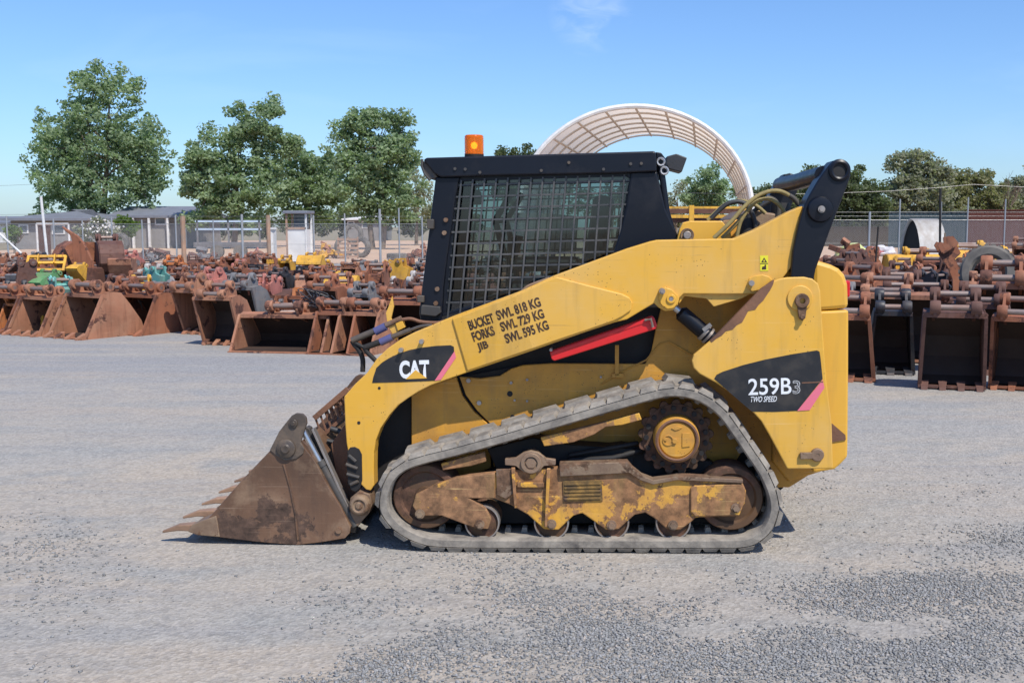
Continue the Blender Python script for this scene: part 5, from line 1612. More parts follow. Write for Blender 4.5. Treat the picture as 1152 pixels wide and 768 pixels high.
names_r = ["dark maroon bucket in the second right row, behind the black bucket", "rusty bucket in the second right row, behind the nearest rusty bucket", "narrow pale rust bucket in the second right row, left of the broad dark one", "broad dark bucket in the second right row, at the picture edge", "rusty bucket in the second right row, beside the loader's rear",
           "rusty bucket in the third right row, below the curved metal sheet", "narrow dark bucket in the third right row, by the light fence post", "dark bucket in the third right row, below the leaning tyre", "narrow pale bucket in the third right row, at the picture edge",
           "narrow dark bucket in the fourth right row, left of the yellow ones", "rusty bucket in the fourth right row, below the yellow bucket", "dark bucket in the fourth right row, left of the leaning tyre", "rusty bucket in the fourth right row, right of the leaning tyre", "broad dark bucket in the fourth right row, nearest the loader"]
for (px, py, key, col), lab in zip(row2, names_r):
    rput(px, py, key, rr.choice([rr.uniform(-20, 20), rr.uniform(25, 60), rr.uniform(-60, -25)]), col, (1.02 if py > 380 else 1.08 if py > 360 else 1.12) * rr.uniform(.92, 1.1), lab)
yel = [(1030, 335, 'b_c', 178, 'yellow', 1.1, "yellow wide bucket with two ears, below the curved corrugated sheet"),
       (1088, 335, 'b_a', 170, 'yellow', 1.35, "square yellow bucket behind the leaning tyre, on its left"),
       (1120, 328, 'b_c', 178, 'yellow', 1.0, "wide faded yellow bucket behind the leaning tyre"),
       (1150, 322, 'h_a', 20, 'yellow', 1.0, "yellow hitch on the far row at the right picture edge"),
       (1108, 318, 'h_a', -20, 'yellow', 1.0, "yellow hitch on the far row, above the leaning tyre"),
       (1132, 318, 'h_b', 30, 'tan', 1.1, "pale rusty hitch on the far row, between two yellow hitches"),
       (940, 330, 'b_g', 6, 'maroon', 1.1, "long dark trough bucket beside the loader's rear link"),
       (962, 318, 'b_c', -4, 'maroon', 1.0, "dark low bucket behind the long trough bucket on the right")]
for yi, (px, py, key, tz, col, s_, lab) in enumerate(yel):
    rput(px, py, key, tz, col, s_, lab, z=(.45, .35, .5, .5, .5, .5, .15, .1)[yi])
junk = [(950, 372, .25, 'h_a', 'rust'), (975, 352, .35, 'r_a', 'maroon'), (998, 378, .62, 'h_b', 'tan'), (1030, 360, .55, 'h_a', 'rust'), (1046, 384, .72, 'h_b', 'black'), (1075, 356, .6, 'h_a', 'maroon'),
        (1092, 376, .66, 'r_a', 'rust'), (1128, 352, .5, 'h_a', 'tan'), (1146, 376, .9, 'h_b', 'rust'), (1018, 340, .5, 'h_a', 'yellow'), (1062, 338, .5, 'h_b', 'rust'), (1100, 340, .55, 'h_a', 'orange'), (1148, 338, .6, 'b_f', 'tan'), (968, 334, .4, 'b_f', 'rust'), (1040, 330, .5, 'f_a', 'tan')]
jl = ["rusty hitch lying on the rows right beside the loader's tail lamp", "dark curved tine standing among the buckets beside the loader's tail lamp", "small pale hitch perched above the black bucket", "rusty hitch in the middle rows above the black bucket", "small black hitch left above the nearest rusty bucket", "dark maroon hitch in the middle rows above the nearest rusty bucket",
      "rusty curved tine right above the nearest rusty bucket", "pale hitch just below the leaning tyre", "small rusty hitch on top of the buckets at the right edge", "yellow hitch on the back rows above the black bucket", "small rusty hitch on the back rows, left of the leaning tyre", "orange hitch tucked against the left of the leaning tyre", "slim pale bucket on the back row at the right edge", "slim rusty bucket on the back row nearest the loader", "pale rusty frame on the back row below the corrugated tank"]
for (px, py, z, key, col), lab in zip(junk, jl):
    o = rput(px, py, key, rr.uniform(-80, 80), col, rr.uniform(.85, 1.15), lab, z=z, rx=rr.uniform(-35, 35))
    o["category"] = {'h': 'hitch', 'r': 'ripper', 'f': 'frame', 'b': 'bucket'}[key[0]]; o["group"] = "odd attachments piled on the right rows"
g = ground_at(1118, 383)
ty = make_tyre("tractor_tyre", .40, .30); ty.location = (g.x, g.y + .3, .56); ty.rotation_euler = (R(-10), 0, R(-28))
tag(ty, "large dusty black tyre leaning upright among the buckets on the right", "tyre")
for o in placed:
    for kk in ("_col", "_key"):
        if kk in o: del o[kk]
# remove the prototypes (every thing in the yard is a copy)
def kill(o):
    for ch in KIDS.get(o.name, []): kill(ch)
    bpy.data.objects.remove(o)
index_children()
for o in list(protos.values()): kill(o)

# ================================================================== FENCES
M['galv'] = layered('galvanised_steel', (0.36, 0.37, 0.38), .45, metal=.5, dirt=(0.4, 0.36, 0.32), dirt_cov=.4, bump=.03)
M['wood'] = layered('weathered_wood', (0.34, 0.20, 0.13), .85, var=.3, dirt=(0.30, 0.25, 0.2), bump=.3)
M['wire'] = layered('fence_wire', (0.24, 0.24, 0.24), .5, metal=.5, bump=0)
def mesh_wire_mat():
    m, nt, b = new_mat("chain_link"); g = N(nt)
    out = [n for n in nt.nodes if n.type == 'OUTPUT_MATERIAL'][0]
    b.inputs['Base Color'].default_value = (.40, .40, .41, 1); b.inputs['Roughness'].default_value = .6
    tc = g.n("ShaderNodeTexCoord")
    fac = None
    for ang in (45, -45):
        mp = g.n("ShaderNodeMapping"); mp.inputs['Rotation'].default_value = (0, R(ang), 0); g.l(tc.outputs['Object'], mp.inputs[0])
        w = g.n("ShaderNodeTexWave"); w.wave_type = 'BANDS'; w.bands_direction = 'X'; w.inputs['Scale'].default_value = 6.3; g.l(mp.outputs[0], w.inputs['Vector'])
        r = ramp(g, w.outputs['Fac'], .976, .989)
        fac = r if fac is None else mixc(g, 1.0, fac, r, 'LIGHTEN')
    tr = g.n("ShaderNodeBsdfTransparent"); mx = g.n("ShaderNodeMixShader")
    g.l(fac, mx.inputs[0]); g.l(tr.outputs[0], mx.inputs[1]); g.l(b.outputs[0], mx.inputs[2]); g.l(mx.outputs[0], out.inputs[0])
    return m
M['link'] = mesh_wire_mat()
def fence(name, Y, x0, x1, posts, top, label, cat="fence"):
    t = empty(name, ((x0+x1)/2, Y, 0)); tag(t, label, cat)
    cx = (x0 + x1) / 2
    for (px, tpx, mat, r) in posts:
        x = at(px, 260, Y).x - cx; ztop = at(px, tpx, Y).z
        mb = MB(); mb.tube([(x, 0, 0), (x, 0, ztop)], r * .75, 8); mb.build("post", M[mat], t)
    mb = MB(); mb.add([(x0-cx, .03, .05), (x1-cx, .03, .05), (x1-cx, .03, top), (x0-cx, .03, top)], [(0,1,2,3)])
    mb.build("wire_mesh", M['link'], t, recalc=False)
    for z in (top, top + .16, top + .32, .08, top * .5):
        mb = MB(); mb.tube([(x0-cx, 0, z), (x1-cx, 0, z)], .005 if z != top else .012, 5); mb.build("strand", M['wire'], t)
    return t
fence("chain_link_fence", 46.2, -26, -2, [(8,243,'galv',.05),(60.6,246,'galv',.05),(93,248,'galv',.04),(126,244,'galv',.05),(160,247,'galv',.04),(198,242,'galv',.05),(206,243,'wood',.14),(240,247,'galv',.04),(272.5,241,'galv',.07),(302,242,'wood',.12),(353,242,'galv',.045),(388,240,'galv',.045),(427.5,235,'galv',.07),(449,234,'galv',.045),(475,244,'galv',.045),(490,240,'wood',.12)], 1.75,
      "tall chain link fence with pale posts behind the left rows of attachments")
fence("chain_link_fence", 44.0, 9, 32, [(745,238,'galv',.05),(880,240,'galv',.05),(978,238,'galv',.06),(1011.6,224,'galv',.04),(1057.5,227,'galv',.06),(1088,222,'galv',.04),(1130,224,'galv',.04),(1160,224,'galv',.04)], 1.9,
      "chain link fence with thin posts behind the right rows of buckets")
def rodthing(name, a, b, Y, r, mat, label, cat, foot=True, leanY=0):
    p = at(*a, Y); q = at(*b, Y)
    if foot: q.z = 0
    mb = MB(); mb.tube([(p.x, p.y + leanY, p.z), (q.x, q.y, q.z)], r, 8)
    o = mb.build(name, mat); return tag(o, label, cat)
M['white'] = layered('white_paint', (.66, .65, .63), .5, dirt=(.42, .36, .3), dirt_cov=.42, bump=0)
rodthing("leaning_pole", (46, 221), (54, 290), 40, .05, M['white'], "tall white pole leaning left in front of the grey house", "pole")
rodthing("fallen_pole", (-6, 258), (24, 285), 30, .03, M['white'], "pale pole slanting down at the left picture edge", "pole", foot=False)
rodthing("dark_pole", (1058, 212), (1058, 296), 30, .035, M['dark'], "thin black pole beside the curved corrugated sheet", "pole")
rodthing("steel_stake", (988, 255), (983, 302), 24, .02, M['dark'], "thin dark stake leaning between the loader and the yellow bucket", "stake")
rodthing("short_stake", (1063, 262), (1062, 292), 26, .02, M['brown_metal'], "short rusty stake just right of the black pole", "stake")

# ================================================================== BUILDINGS
M['roof_grey'] = layered('grey_roof_sheet', (.17, .18, .21), .6, var=.1, bump=.05)
M['wall_grey'] = layered('grey_weatherboard', (.22, .21, .20), .8, var=.15, bump=.1)
M['trim'] = layered('white_trim', (.65, .65, .63), .6, bump=0)
def house(name, Y, pxl, pxr, eave, ridge, base, depth, label, hip=True, mats=('wall_grey', 'roof_grey'), wins=(), posts=()):
    a = at(pxl, eave, Y); b = at(pxr, eave, Y); r_ = at((pxl+pxr)/2, ridge, Y)
    x0, x1 = a.x, b.x; w = x1 - x0; h = a.z; hr = r_.z
    t = empty(name, ((x0+x1)/2, Y, 0)); tag(t, label, "house")
    ov = .5
    mb = MB(); mb.box((0, depth/2, h/2), (w - 2*ov, depth, h)); wl = mb.build("wall", M[mats[0]], t)
    mb = MB(); hw = w/2; ins = depth/2 if hip else 0
    vs = [(-hw, -ov, h), (hw, -ov, h), (hw, depth+ov, h), (-hw, depth+ov, h), (-hw+ins+.01, depth/2, hr), (hw-ins-.01, depth/2, hr)]
    vs += [(x, y, z - .18) for x, y, z in vs[:4]]
    mb.add(vs, [(0,1,5,4), (2,3,4,5), (1,2,5), (3,0,4), (0,6,7,1), (1,7,8,2), (2,8,9,3), (3,9,6,0), (9,8,7,6)])
    mb.build("roof", M[mats[1]], t)
    for (l, tp, rr_, bt) in wins:
        p = at(l, tp, Y); q = at(rr_, bt, Y); cx_ = (x0+x1)/2
        mb = MB(); mb.box(((p.x+q.x)/2 - cx_, -.03, (p.z+q.z)/2), (q.x-p.x+.2, .1, p.z-q.z+.2)); f = mb.build("window", M['trim'], t)
        mb = MB(); mb.box(((p.x+q.x)/2 - cx_, -.09, (p.z+q.z)/2), (q.x-p.x, .04, p.z-q.z)); mb.build("pane", M['shop_glass'], f)
    for px in posts:
        x = at(px, 250, Y).x - (x0+x1)/2
        mb = MB(); mb.box((x, -ov + .1, h/2), (.16, .16, h)); mb.build("verandah_post", M['trim'], t)
    return t
house("weatherboard_house", 78, 4, 118, 245.5, 234.5, 262, 9, "long low grey house with a hipped roof at the far left", wins=((23,254,31,261),(12,255,17,262),(60,254,72,262)))
house("farm_shed", 82, 122, 216, 242.5, 231, 262, 8, "grey roofed building with white verandah posts behind the tall left tree", hip=False, wins=((176,246,186,252),(140,246,150,253)), posts=(133,152,170,191,210))
house("white_shed", 110, -30, 12, 250, 243, 262, 6, "white walled shed at the left picture edge", hip=False, mats=('white', 'roof_grey'))
house("distant_house", 125, 385, 432, 246, 241, 262, 8, "pale roofed house seen among the trees left of the cab", mats=('wall_grey', 'white'), wins=((392,250,398,256),(408,250,418,256)))
# small site cabin on legs
Y = 49.0
p = at(322, 281, Y); q = at(345, 237, Y); w_ = q.x - p.x; h_ = q.z
t = empty("site_cabin", ((p.x+q.x)/2, Y, 0)); tag(t, "narrow tall pale cabin with open window bay behind the left fence", "cabin")
mb = MB(); mb.box((0, .5, h_*.33), (w_*.82, 1.0, h_*.62)); mb.build("lower_wall", M['cabin_wall'] if 'cabin_wall' in M else M['trim'], t)
for sx in (-1, 1):
    for yy in (0, 1.0):
        mb = MB(); mb.box((sx*w_*.45, yy, h_*.47), (.08, .08, h_*.94)); mb.build("corner_post", M['wood'] if sx < 0 else M['trim'], t)
mb = MB(); mb.box((0, .5, h_*.97), (w_*1.15, 1.4, .14)); mb.build("roof", M['roof_grey'], t, bevel=.03)
mb = MB(); mb.box((0, .9, h_*.8), (w_*.7, .05, h_*.28)); mb.build("rear_window", M['shop_glass'], t)
mb = MB(); mb.box((0, 0, h_*.66), (w_*.9, .08, .1)); mb.build("window_rail", M['wood'], t)

# curved fabric shelter on the horizon, built as arches along a skewed axis
def fabric_mat():
    m, nt, b = new_mat("shelter_fabric"); g = N(nt)
    b.inputs['Base Color'].default_value = (.80, .74, .66, 1); b.inputs['Roughness'].default_value = .7
    out = [n for n in nt.nodes if n.type == 'OUTPUT_MATERIAL'][0]
    tl = g.n("ShaderNodeBsdfTranslucent"); tl.inputs[0].default_value = (.90, .80, .68, 1)
    mx = g.n("ShaderNodeMixShader"); mx.inputs[0].default_value = .5
    g.l(b.outputs[0], mx.inputs[1]); g.l(tl.outputs[0], mx.inputs[2]); g.l(mx.outputs[0], out.inputs[0])
    return m
M['fabric'] = fabric_mat()
M['arch_steel'] = layered('arch_pipe', (.56, .50, .44), .6, bump=0)
YF, YB = 60.0, 78.0
cF = at(714.4, 250, YF).x; cB = at(732, 250, YB).x
HF = at(715, 119, YF).z
RX = 6.57
t = empty("fabric_shelter", (cF, YF, 0)); tag(t, "white arched fabric shelter rising behind the cab", "shelter")
ax = (cB - cF) / (YB - YF)
BASEZ = 2.4
def arcpt(a, yy, rr_=1.0, zoff=0.0):
    return (math.cos(a) * RX * rr_ + ax * yy, yy, BASEZ + (HF - BASEZ) * rr_ * max(0, math.sin(a)))
NA = 40
vs = []; fs = []
ny = 12
for j in range(ny + 1):
    for i in range(NA + 1):
        vs.append(arcpt(PI * i / NA, (YB - YF) * j / ny))
for j in range(ny):
    for i in range(NA):
        a = j*(NA+1)+i; fs.append((a, a+1, a+NA+2, a+NA+1))
mb = MB(); mb.add(vs, fs, True); mb.build("canopy", M['fabric'], t, recalc=False)
for j in range(7):
    yy = (YB - YF) * j / 6
    mb = MB(); mb.tube([arcpt(PI*i/NA, yy, .985) for i in range(NA+1)], .06, 6); mb.build("arch", M['arch_steel'], t)
mb = MB(); mb.tube([arcpt(PI*i/NA, -.05, .995) for i in range(NA+1)], .15, 8); mb.build("front_hem", M['trim'], t)
for i in range(1, 12):
    a = PI * i / 12
    mb = MB(); mb.tube([arcpt(a, 0, .975), arcpt(a, YB-YF, .975)], .07, 5); mb.build("purlin", M['arch_steel'], t)
for sx in (-1, 1):
    mb = MB(); mb.add([(sx*RX-1.2, 0, 0), (sx*RX+1.2, 0, 0), (sx*RX+1.2+ax*18, 18, 0), (sx*RX-1.2+ax*18, 18, 0), (sx*RX-1.2, 0, BASEZ), (sx*RX+1.2, 0, BASEZ), (sx*RX+1.2+ax*18, 18, BASEZ), (sx*RX-1.2+ax*18, 18, BASEZ)],
                      [(0,1,2,3), (7,6,5,4), (0,4,5,1), (1,5,6,2), (2,6,7,3), (3,7,4,0)])
    o = mb.build("shipping_container", COLS['maroon'] if sx > 0 else COLS['grey'])
    o.location = (cF, YF, 0)
    tag(o, "dark red shipping container under the right foot of the fabric shelter" if sx > 0 else "grey shipping container under the left foot of the fabric shelter", "container")

# right background walls
def corr_mat(name, col, scale=9):
    m, nt, b = new_mat(name); g = N(nt)
    tc = g.n("ShaderNodeTexCoord")
    c = mixc(g, noise(g, tc.outputs['Object'], .5, 5), tuple(x*.8 for x in col), tuple(x*1.2 for x in col))
    g.l(c, b.inputs['Base Color']); b.inputs['Roughness'].default_value = .55
    w = g.n("ShaderNodeTexWave"); w.inputs['Scale'].default_value = scale; g.l(tc.outputs['Object'], w.inputs['Vector'])
    bp = g.n("ShaderNodeBump"); bp.inputs['Distance'].default_value = .05; g.l(w.outputs['Fac'], bp.inputs['Height']); g.l(bp.outputs[0], b.inputs['Normal'])
    return m
def wallthing(name, Y, l, tp, r, mat, label, cat, depth=.15, panels=0):
    p = at(l, tp, Y); q = at(r, tp, Y)
    t = empty(name, ((p.x+q.x)/2, Y, 0)); tag(t, label, cat)
    w = q.x - p.x
    mb = MB(); n = max(2, int(w / .18)); pts = []
    for i in range(n + 1): pts.append((-w/2 + w*i/n, .03 if i % 2 else -.03))
    vs = [(x, y, 0) for x, y in pts] + [(x, y, p.z) for x, y in pts]
    mb.add(vs, [(i, i+1, n+2+i, n+1+i) for i in range(n)]); mb.build("sheeting", mat, t, recalc=False)
    mb = MB(); mb.box((0, 0, p.z + .04), (w, .14, .08)); mb.build("capping", M['galv'] if depth > .2 else mat, t)
    return t
wallthing("sheet_fence", 84, 1000, 239, 1089, corr_mat('teal_sheet', (.075, .125, .15)), "dark teal sheet metal fence behind the curved corrugated sheet", "fence")
wallthing("sheet_fence", 80, 1088, 237, 1175, corr_mat('brick_red_sheet', (.17, .06, .045)), "brick red sheet metal fence at the right picture edge", "fence")
wallthing("brush_fence", 90, 880, 256, 1001, corr_mat('dry_brush', (.15, .11, .065), 20), "low brown brush fence under the dark trees on the right", "fence")
# curved corrugated tank sheet
Y = 38
p = at(1022, 272, Y); q = at(1057, 243, Y)
t = empty("corrugated_tank", ((p.x+q.x)/2, Y, 0)); tag(t, "curved pale corrugated tank half lying open on its side", "tank")
mb = MB(); w_ = 1.35; n1, n2 = 26, 22; vs = []; fs = []
for i in range(n1 + 1):
    a = PI * (.04 + .96 * i / n1)
    for j in range(n2 * 4 + 1):
        x = -w_/2 + w_ * j / (n2*4); rr_ = 1.0 + .018 * math.sin(j * PI / 2)
        vs.append((x, -math.cos(a) * .52 * rr_ + .35*0, (math.sin(a)) * (q.z) * rr_ * .94))
m_ = n2*4 + 1
for i in range(n1):
    for j in range(m_ - 1):
        fs.append((i*m_+j, i*m_+j+1, (i+1)*m_+j+1, (i+1)*m_+j))
mb.add(vs, fs, True); mb.build("tank_sheet", layered('zinc_sheet', (.52, .50, .47), .5, var=.15, dirt=(.36, .3, .24), bump=0), t, recalc=False, auto=80); t.rotation_euler.z = R(30)
mb = MB(); cp_ = [(math.cos(PI*i/16)*.5, math.sin(PI*i/16)*q.z*.91) for i in range(17)]; mb.prismx(cp_, -w_/2 + .12, -w_/2 + .16); mb.build('end_shade_panel', M['dark'], t)  # added dark panel, stands in for the shade inside the open end
# gantry / trailer frame behind the loader
M['yel2'] = COLS['yellow']
Y = 27
t = empty("railing_frame", (at(790, 250, Y).x, Y, 0)); tag(t, "yellow pipe railing with rusty rails, seen between cab and rear link", "railing")
cx_ = at(790, 250, Y).x
for py, mt, r in ((243.5, 'yel2', .05), (233.5, 'yel2', .035)):
    mb = MB(); a = at(745, py, Y); b = at(838, py, Y); mb.bar((a.x-cx_, 0, a.z), (b.x-cx_, 0, b.z), r*1.6, r*1.6); mb.build("rail", COLS['yellow'], t)
for px in (778, 745, 838):
    a = at(px, 231, Y); mb = MB(); mb.box((a.x-cx_, 0, a.z/2), (.12, .12, a.z)); mb.build("upright", COLS['yellow'], t)
for py in (237.5, 247.5):
    mb = MB(); a = at(740, py, Y); b = at(845, py, Y); mb.bar((a.x-cx_, .25, a.z), (b.x-cx_, .25, b.z), .12, .12); mb.build("rusty_beam", COLS['maroon'], t)
# rubbish, tyres and small things beyond the fence
def lump(name, px, py, Y, r, mat, label, cat="bag", n=1, seed=0):
    p = ground_at(px, py) if Y is None else Vector((at(px, py, Y).x, Y, 0))
    rn = random.Random(seed)
    bm = bmesh.new(); bmesh.ops.create_icosphere(bm, subdivisions=3, radius=1)
    for v in bm.verts:
        k_ = 1 + .22*math.sin(v.co.x*3.1+seed)*math.cos(v.co.y*2.7+seed*2) + .12*math.sin(v.co.z*7+seed) + rn.uniform(-.05, .05)
        v.co = Vector((v.co.x*r*1.35*k_, v.co.y*r*k_, max(-.02, (v.co.z*.75+.55)*r*k_)))
    me = bpy.data.meshes.new(name); bm.to_mesh(me); bm.free(); me.materials.append(mat)
    o = bpy.data.objects.new(name, me); COL.objects.link(o); o.location = p
    return tag(o, label, cat)
lump("rubbish_bag", 961, 266, 60, .5, layered('lime_bag', (.55, .6, .22), .6, bump=0), "pale lime bulging bag on the far rubbish line", seed=1)
lump("rubbish_bag", 948, 267, 58, .35, layered('lime_bag_dull', (.40, .46, .15), .6, bump=0), "small dull lime bag left of the larger lime one", seed=11)
lump("rubbish_bag", 983, 267, 60, .36, layered('red_bag', (.36, .06, .06), .6, bump=0), "red bag on the far rubbish line", seed=2)
lump("rubbish_bag", 997, 266, 60, .42, layered('white_bag', (.62, .6, .62), .6, bump=0), "white bag on the far rubbish line by the teal fence", seed=3)
lump("rubbish_bag", 975, 264, 64, .36, layered('blue_bag', (.10, .14, .26), .6, bump=0), "blue grey bag behind the red one on the rubbish line", seed=4)
lump("white_drum", 1066, 272, 44, .32, M['white'], "white bulky sack by the black pole near the teal fence", cat="sack", seed=5)
for i, (px, py, Y, r_, up, lab) in enumerate(((388, 274, 58, .56, True, "big dark tyre standing at the left of the far tyre stack"), (406, 274, 57, .54, True, "big tyre facing the yard in the far tyre stack"), (397, 252, 60, 0.55, True, "tyre standing behind the other two in the far tyre stack"), (446, 270, 55, .5, False, "flat tyre lying on the dirt road left of the cab"), (136, 285, 48.5, .42, True, "pale ringed tyre hung by the fence above the left heap"))):
    t = make_tyre("heavy_tyre" if r_ > .5 else "old_tyre", r_, r_*.55, up); t.location = (at(px, py, Y).x, Y, 0 if i not in (2, 4) else (0.7 if i == 2 else 0.5)); t.rotation_euler.z = R((12, -20, 0, 0, -10)[i])
    tag(t, lab, "tyre")
t = empty("wooden_pallet", (at(391, 272, 55).x, 55, 0)); tag(t, "pale wooden pallet leaning on the far tyres", "pallet")
for k in range(5):
    mb = MB(); mb.box((0, -.02 + k*.02, .1 + k*.22), (1.1, .03, .12)); mb.build("slat", M['wood'], t)
for sx in (-.5, 0, .5):
    mb = MB(); mb.bar((sx, .03, 0), (sx, .13, 1.1), .06, .08); mb.build("bearer", M['wood'], t)
def scrapheap(px, Y, r, cols, label, seed):
    t = empty("scrap_heap", (at(px, 260, Y).x, Y, 0)); tag(t, label, "scrap heap")
    rn = random.Random(seed)
    for ci, c in enumerate(cols):
        mb = MB()
        for k in range(26):
            a = rn.uniform(0, 2*PI); q = r * rn.random() ** .6
            zc = (r * .9) * (1 - q / r) * rn.random() + .1
            mb.box((q*math.cos(a)*1.3, q*math.sin(a), zc), (rn.uniform(.1,.6), rn.uniform(.05,.3), rn.uniform(.03,.25)), Matrix.Rotation(rn.uniform(0,3), 3, (rn.random(), rn.random(), rn.random()+.1)))
        mb.build("scrap_metal", COLS[c], t)["kind"] = "stuff"
    return t
scrapheap(362, 56, .8, ['yellow', 'tan'], "heap of yellow scrap behind the left fence", 1)
scrapheap(290, 52, .5, ['salmon', 'rust'], "faded red scrap heap behind the fence left of the cabin", 2)
scrapheap(172, 52, .8, ['maroon', 'grey'], "dark scrap heap beyond the fence right of the white car", 3)
scrapheap(950, 40, 1.1, ['rust', 'maroon', 'tan'], "rusty scrap heap behind the rear link, in front of the lime bag", 4)
scrapheap(935, 33, 1.0, ['maroon', 'rust'], "dark scrap heap nearest the loader's rear link", 5)
scrapheap(1085, 50, .7, ['grey', 'white'], "pale sheet scrap below the teal fence", 6)
scrapheap(1120, 36, .8, ['rust', 'yellow'], "rust and yellow scrap heap below the brick red fence", 7)
scrapheap(225, 50, .6, ['grey', 'maroon'], "grey scrap heap right of the rusty wooden post", 8)
scrapheap(480, 56, .8, ['tan', 'rust'], "pale scrap heap on the dirt road beside the cab", 9)
# white car
def car(px, Y, label):
    t = empty("parked_car", (at(px, 270, Y).x, Y, 0), R(58)); tag(t, label, "car")
    body = [(-2.1,.35),(-2.15,.7),(-1.9,.9),(-1.2,.98),(1.0,.98),(1.9,.88),(2.15,.7),(2.15,.35)]
    mb = MB(); mb.prism(body, -.85, .85); b = mb.build("body", M['white'], t, bevel=.08)
    mb = MB(); mb.prism([(-1.3,.97),(-.7,1.38),(.6,1.40),(1.25,.97)], -.72, .72); mb.build("cabin_glass", M['shop_glass'], t, bevel=.06)
    mb = MB(); mb.prism([(-.68,1.38),(.58,1.40),(.5,1.45),(-.6,1.44)], -.68, .68); mb.build("roof", M['white'], t, bevel=.02)
    for x in (-1.35, 1.35):
        for y in (-.84, .7):
            mb = MB(); mb.lathe((x, y, .32), [(1e-4,-.02),(.2,-.02),(.22,0),(.32,0),(.32,.18),(1e-4,.18)], 20); mb.build("wheel", M['tyre'], t)
    return t
car(156, 100, "white car parked beyond the fence right of the flowering bush")
# goal-like white frame and a small trailer with blue rails
Y = 55; t = empty("white_gate_frame", (at(59, 262, Y).x, Y, 0)); tag(t, "white pipe frame standing in front of the grey house", "frame")
cx_ = at(59, 262, Y).x
for px in (41, 77):
    a = at(px, 252, Y); mb = MB(); mb.tube([(a.x-cx_, 0, 0), (a.x-cx_, 0, a.z)], .05, 8); mb.build("upright", M['white'], t)
a = at(41, 252, Y); b = at(77, 252, Y); mb = MB(); mb.tube([(a.x-cx_, 0, a.z), (b.x-cx_, 0, b.z)], .05, 8); mb.build("crossbar", M['white'], t)
wallthing("brown_screen", 57, 43, 254, 56, corr_mat('brown_panel', (.20, .09, .06)), "rust brown panel behind the white pipe frame", "screen")
Y = 56; t = empty("pipe_trailer", (at(262, 262, Y).x, Y, 0)); tag(t, "low trailer with pale blue rails behind the left fence", "trailer")
cx_ = at(262, 262, Y).x
mb = MB(); mb.box((0, 0, .7), (3.6, 1.6, .25)); mb.build("bed", COLS['grey'], t)
for z in (1.5, 1.9):
    mb = MB(); mb.bar((-1.7, -.7, z), (1.7, -.7, z), .08, .1); mb.build("side_rail", layered('pale_blue_%d' % int(z*10), (.42, .52, .62), .5, bump=0), t)
for x in (-1.6, 0, 1.6):
    mb = MB(); mb.box((x, -.7, 1.35), (.08, .08, 1.2)); mb.build("stanchion", COLS['grey'], t)
for x in (-.6, .6):
    mb = MB(); mb.lathe((x, -.8, .35), [(1e-4,-.05),(.2,-.05),(.35,-.05),(.35,.15),(1e-4,.15)], 18); mb.build("wheel", M['tyre'], t)
wallthing("notice_board", 47.5, 303, 258, 311, M['white'], "white notice board fixed by the wooden fence post", "board")

# ================================================================== POWER LINE
def wires(name, pts, Y, label):
    P = [at(a, b, Y) for a, b in pts]
    mb = MB(); mb.tube(P, .011, 5); return tag(mb.build(name, M['wire']), label, "wire")
wires("power_line", [(740,216),(830,218.5),(920,218),(1000,215),(1057,211),(1095,207.5),(1152,210.5),(1250,214)], 62, "thin pale overhead wire crossing the dark trees on the right")
wires("power_line", [(-60,210),(0,209),(36,207.5),(120,204)], 90, "thin overhead wire left of the tallest tree")

# ================================================================== TREES
def leaf_mat(name, c0, c1, tl=.5):
    m, nt, b = new_mat(name); g = N(nt)
    ge = g.n("ShaderNodeNewGeometry"); oi = g.n("ShaderNodeObjectInfo")
    tc = g.n("ShaderNodeTexCoord")
    f = mixc(g, .5, ge.outputs['Random Per Island'], ramp(g, noise(g, tc.outputs['Object'], .45, 3), .35, .65))
    c = mixc(g, f, c0, c1)
    g.l(c, b.inputs['Base Color']); b.inputs['Roughness'].default_value = .55; b.inputs['Specular IOR Level'].default_value = .3
    out = [n for n in nt.nodes if n.type == 'OUTPUT_MATERIAL'][0]
    t = g.n("ShaderNodeBsdfTranslucent"); g.l(mixc(g, 1.0, c, (1.1, 1.3, .75), 'MULTIPLY'), t.inputs[0])
    mx = g.n("ShaderNodeMixShader"); mx.inputs[0].default_value = tl
    g.l(b.outputs[0], mx.inputs[1]); g.l(t.outputs[0], mx.inputs[2]); g.l(mx.outputs[0], out.inputs[0])
    return m
LM = {'plane': leaf_mat('broad_leaf', (.165, .225, .13), (.37, .46, .285)),
      'gum': leaf_mat('grey_green_leaf', (.20, .21, .145), (.40, .40, .30)),
      'olive': leaf_mat('olive_leaf', (.17, .18, .09), (.35, .33, .19)),
      'pine': leaf_mat('dark_needle', (.075, .10, .05), (.18, .21, .11)),
      'lime': leaf_mat('bright_leaf', (.09, .15, .03), (.20, .28, .07))}
M['bark'] = layered('bark', (.15, .115, .085), .9, var=.3, bump=.3)
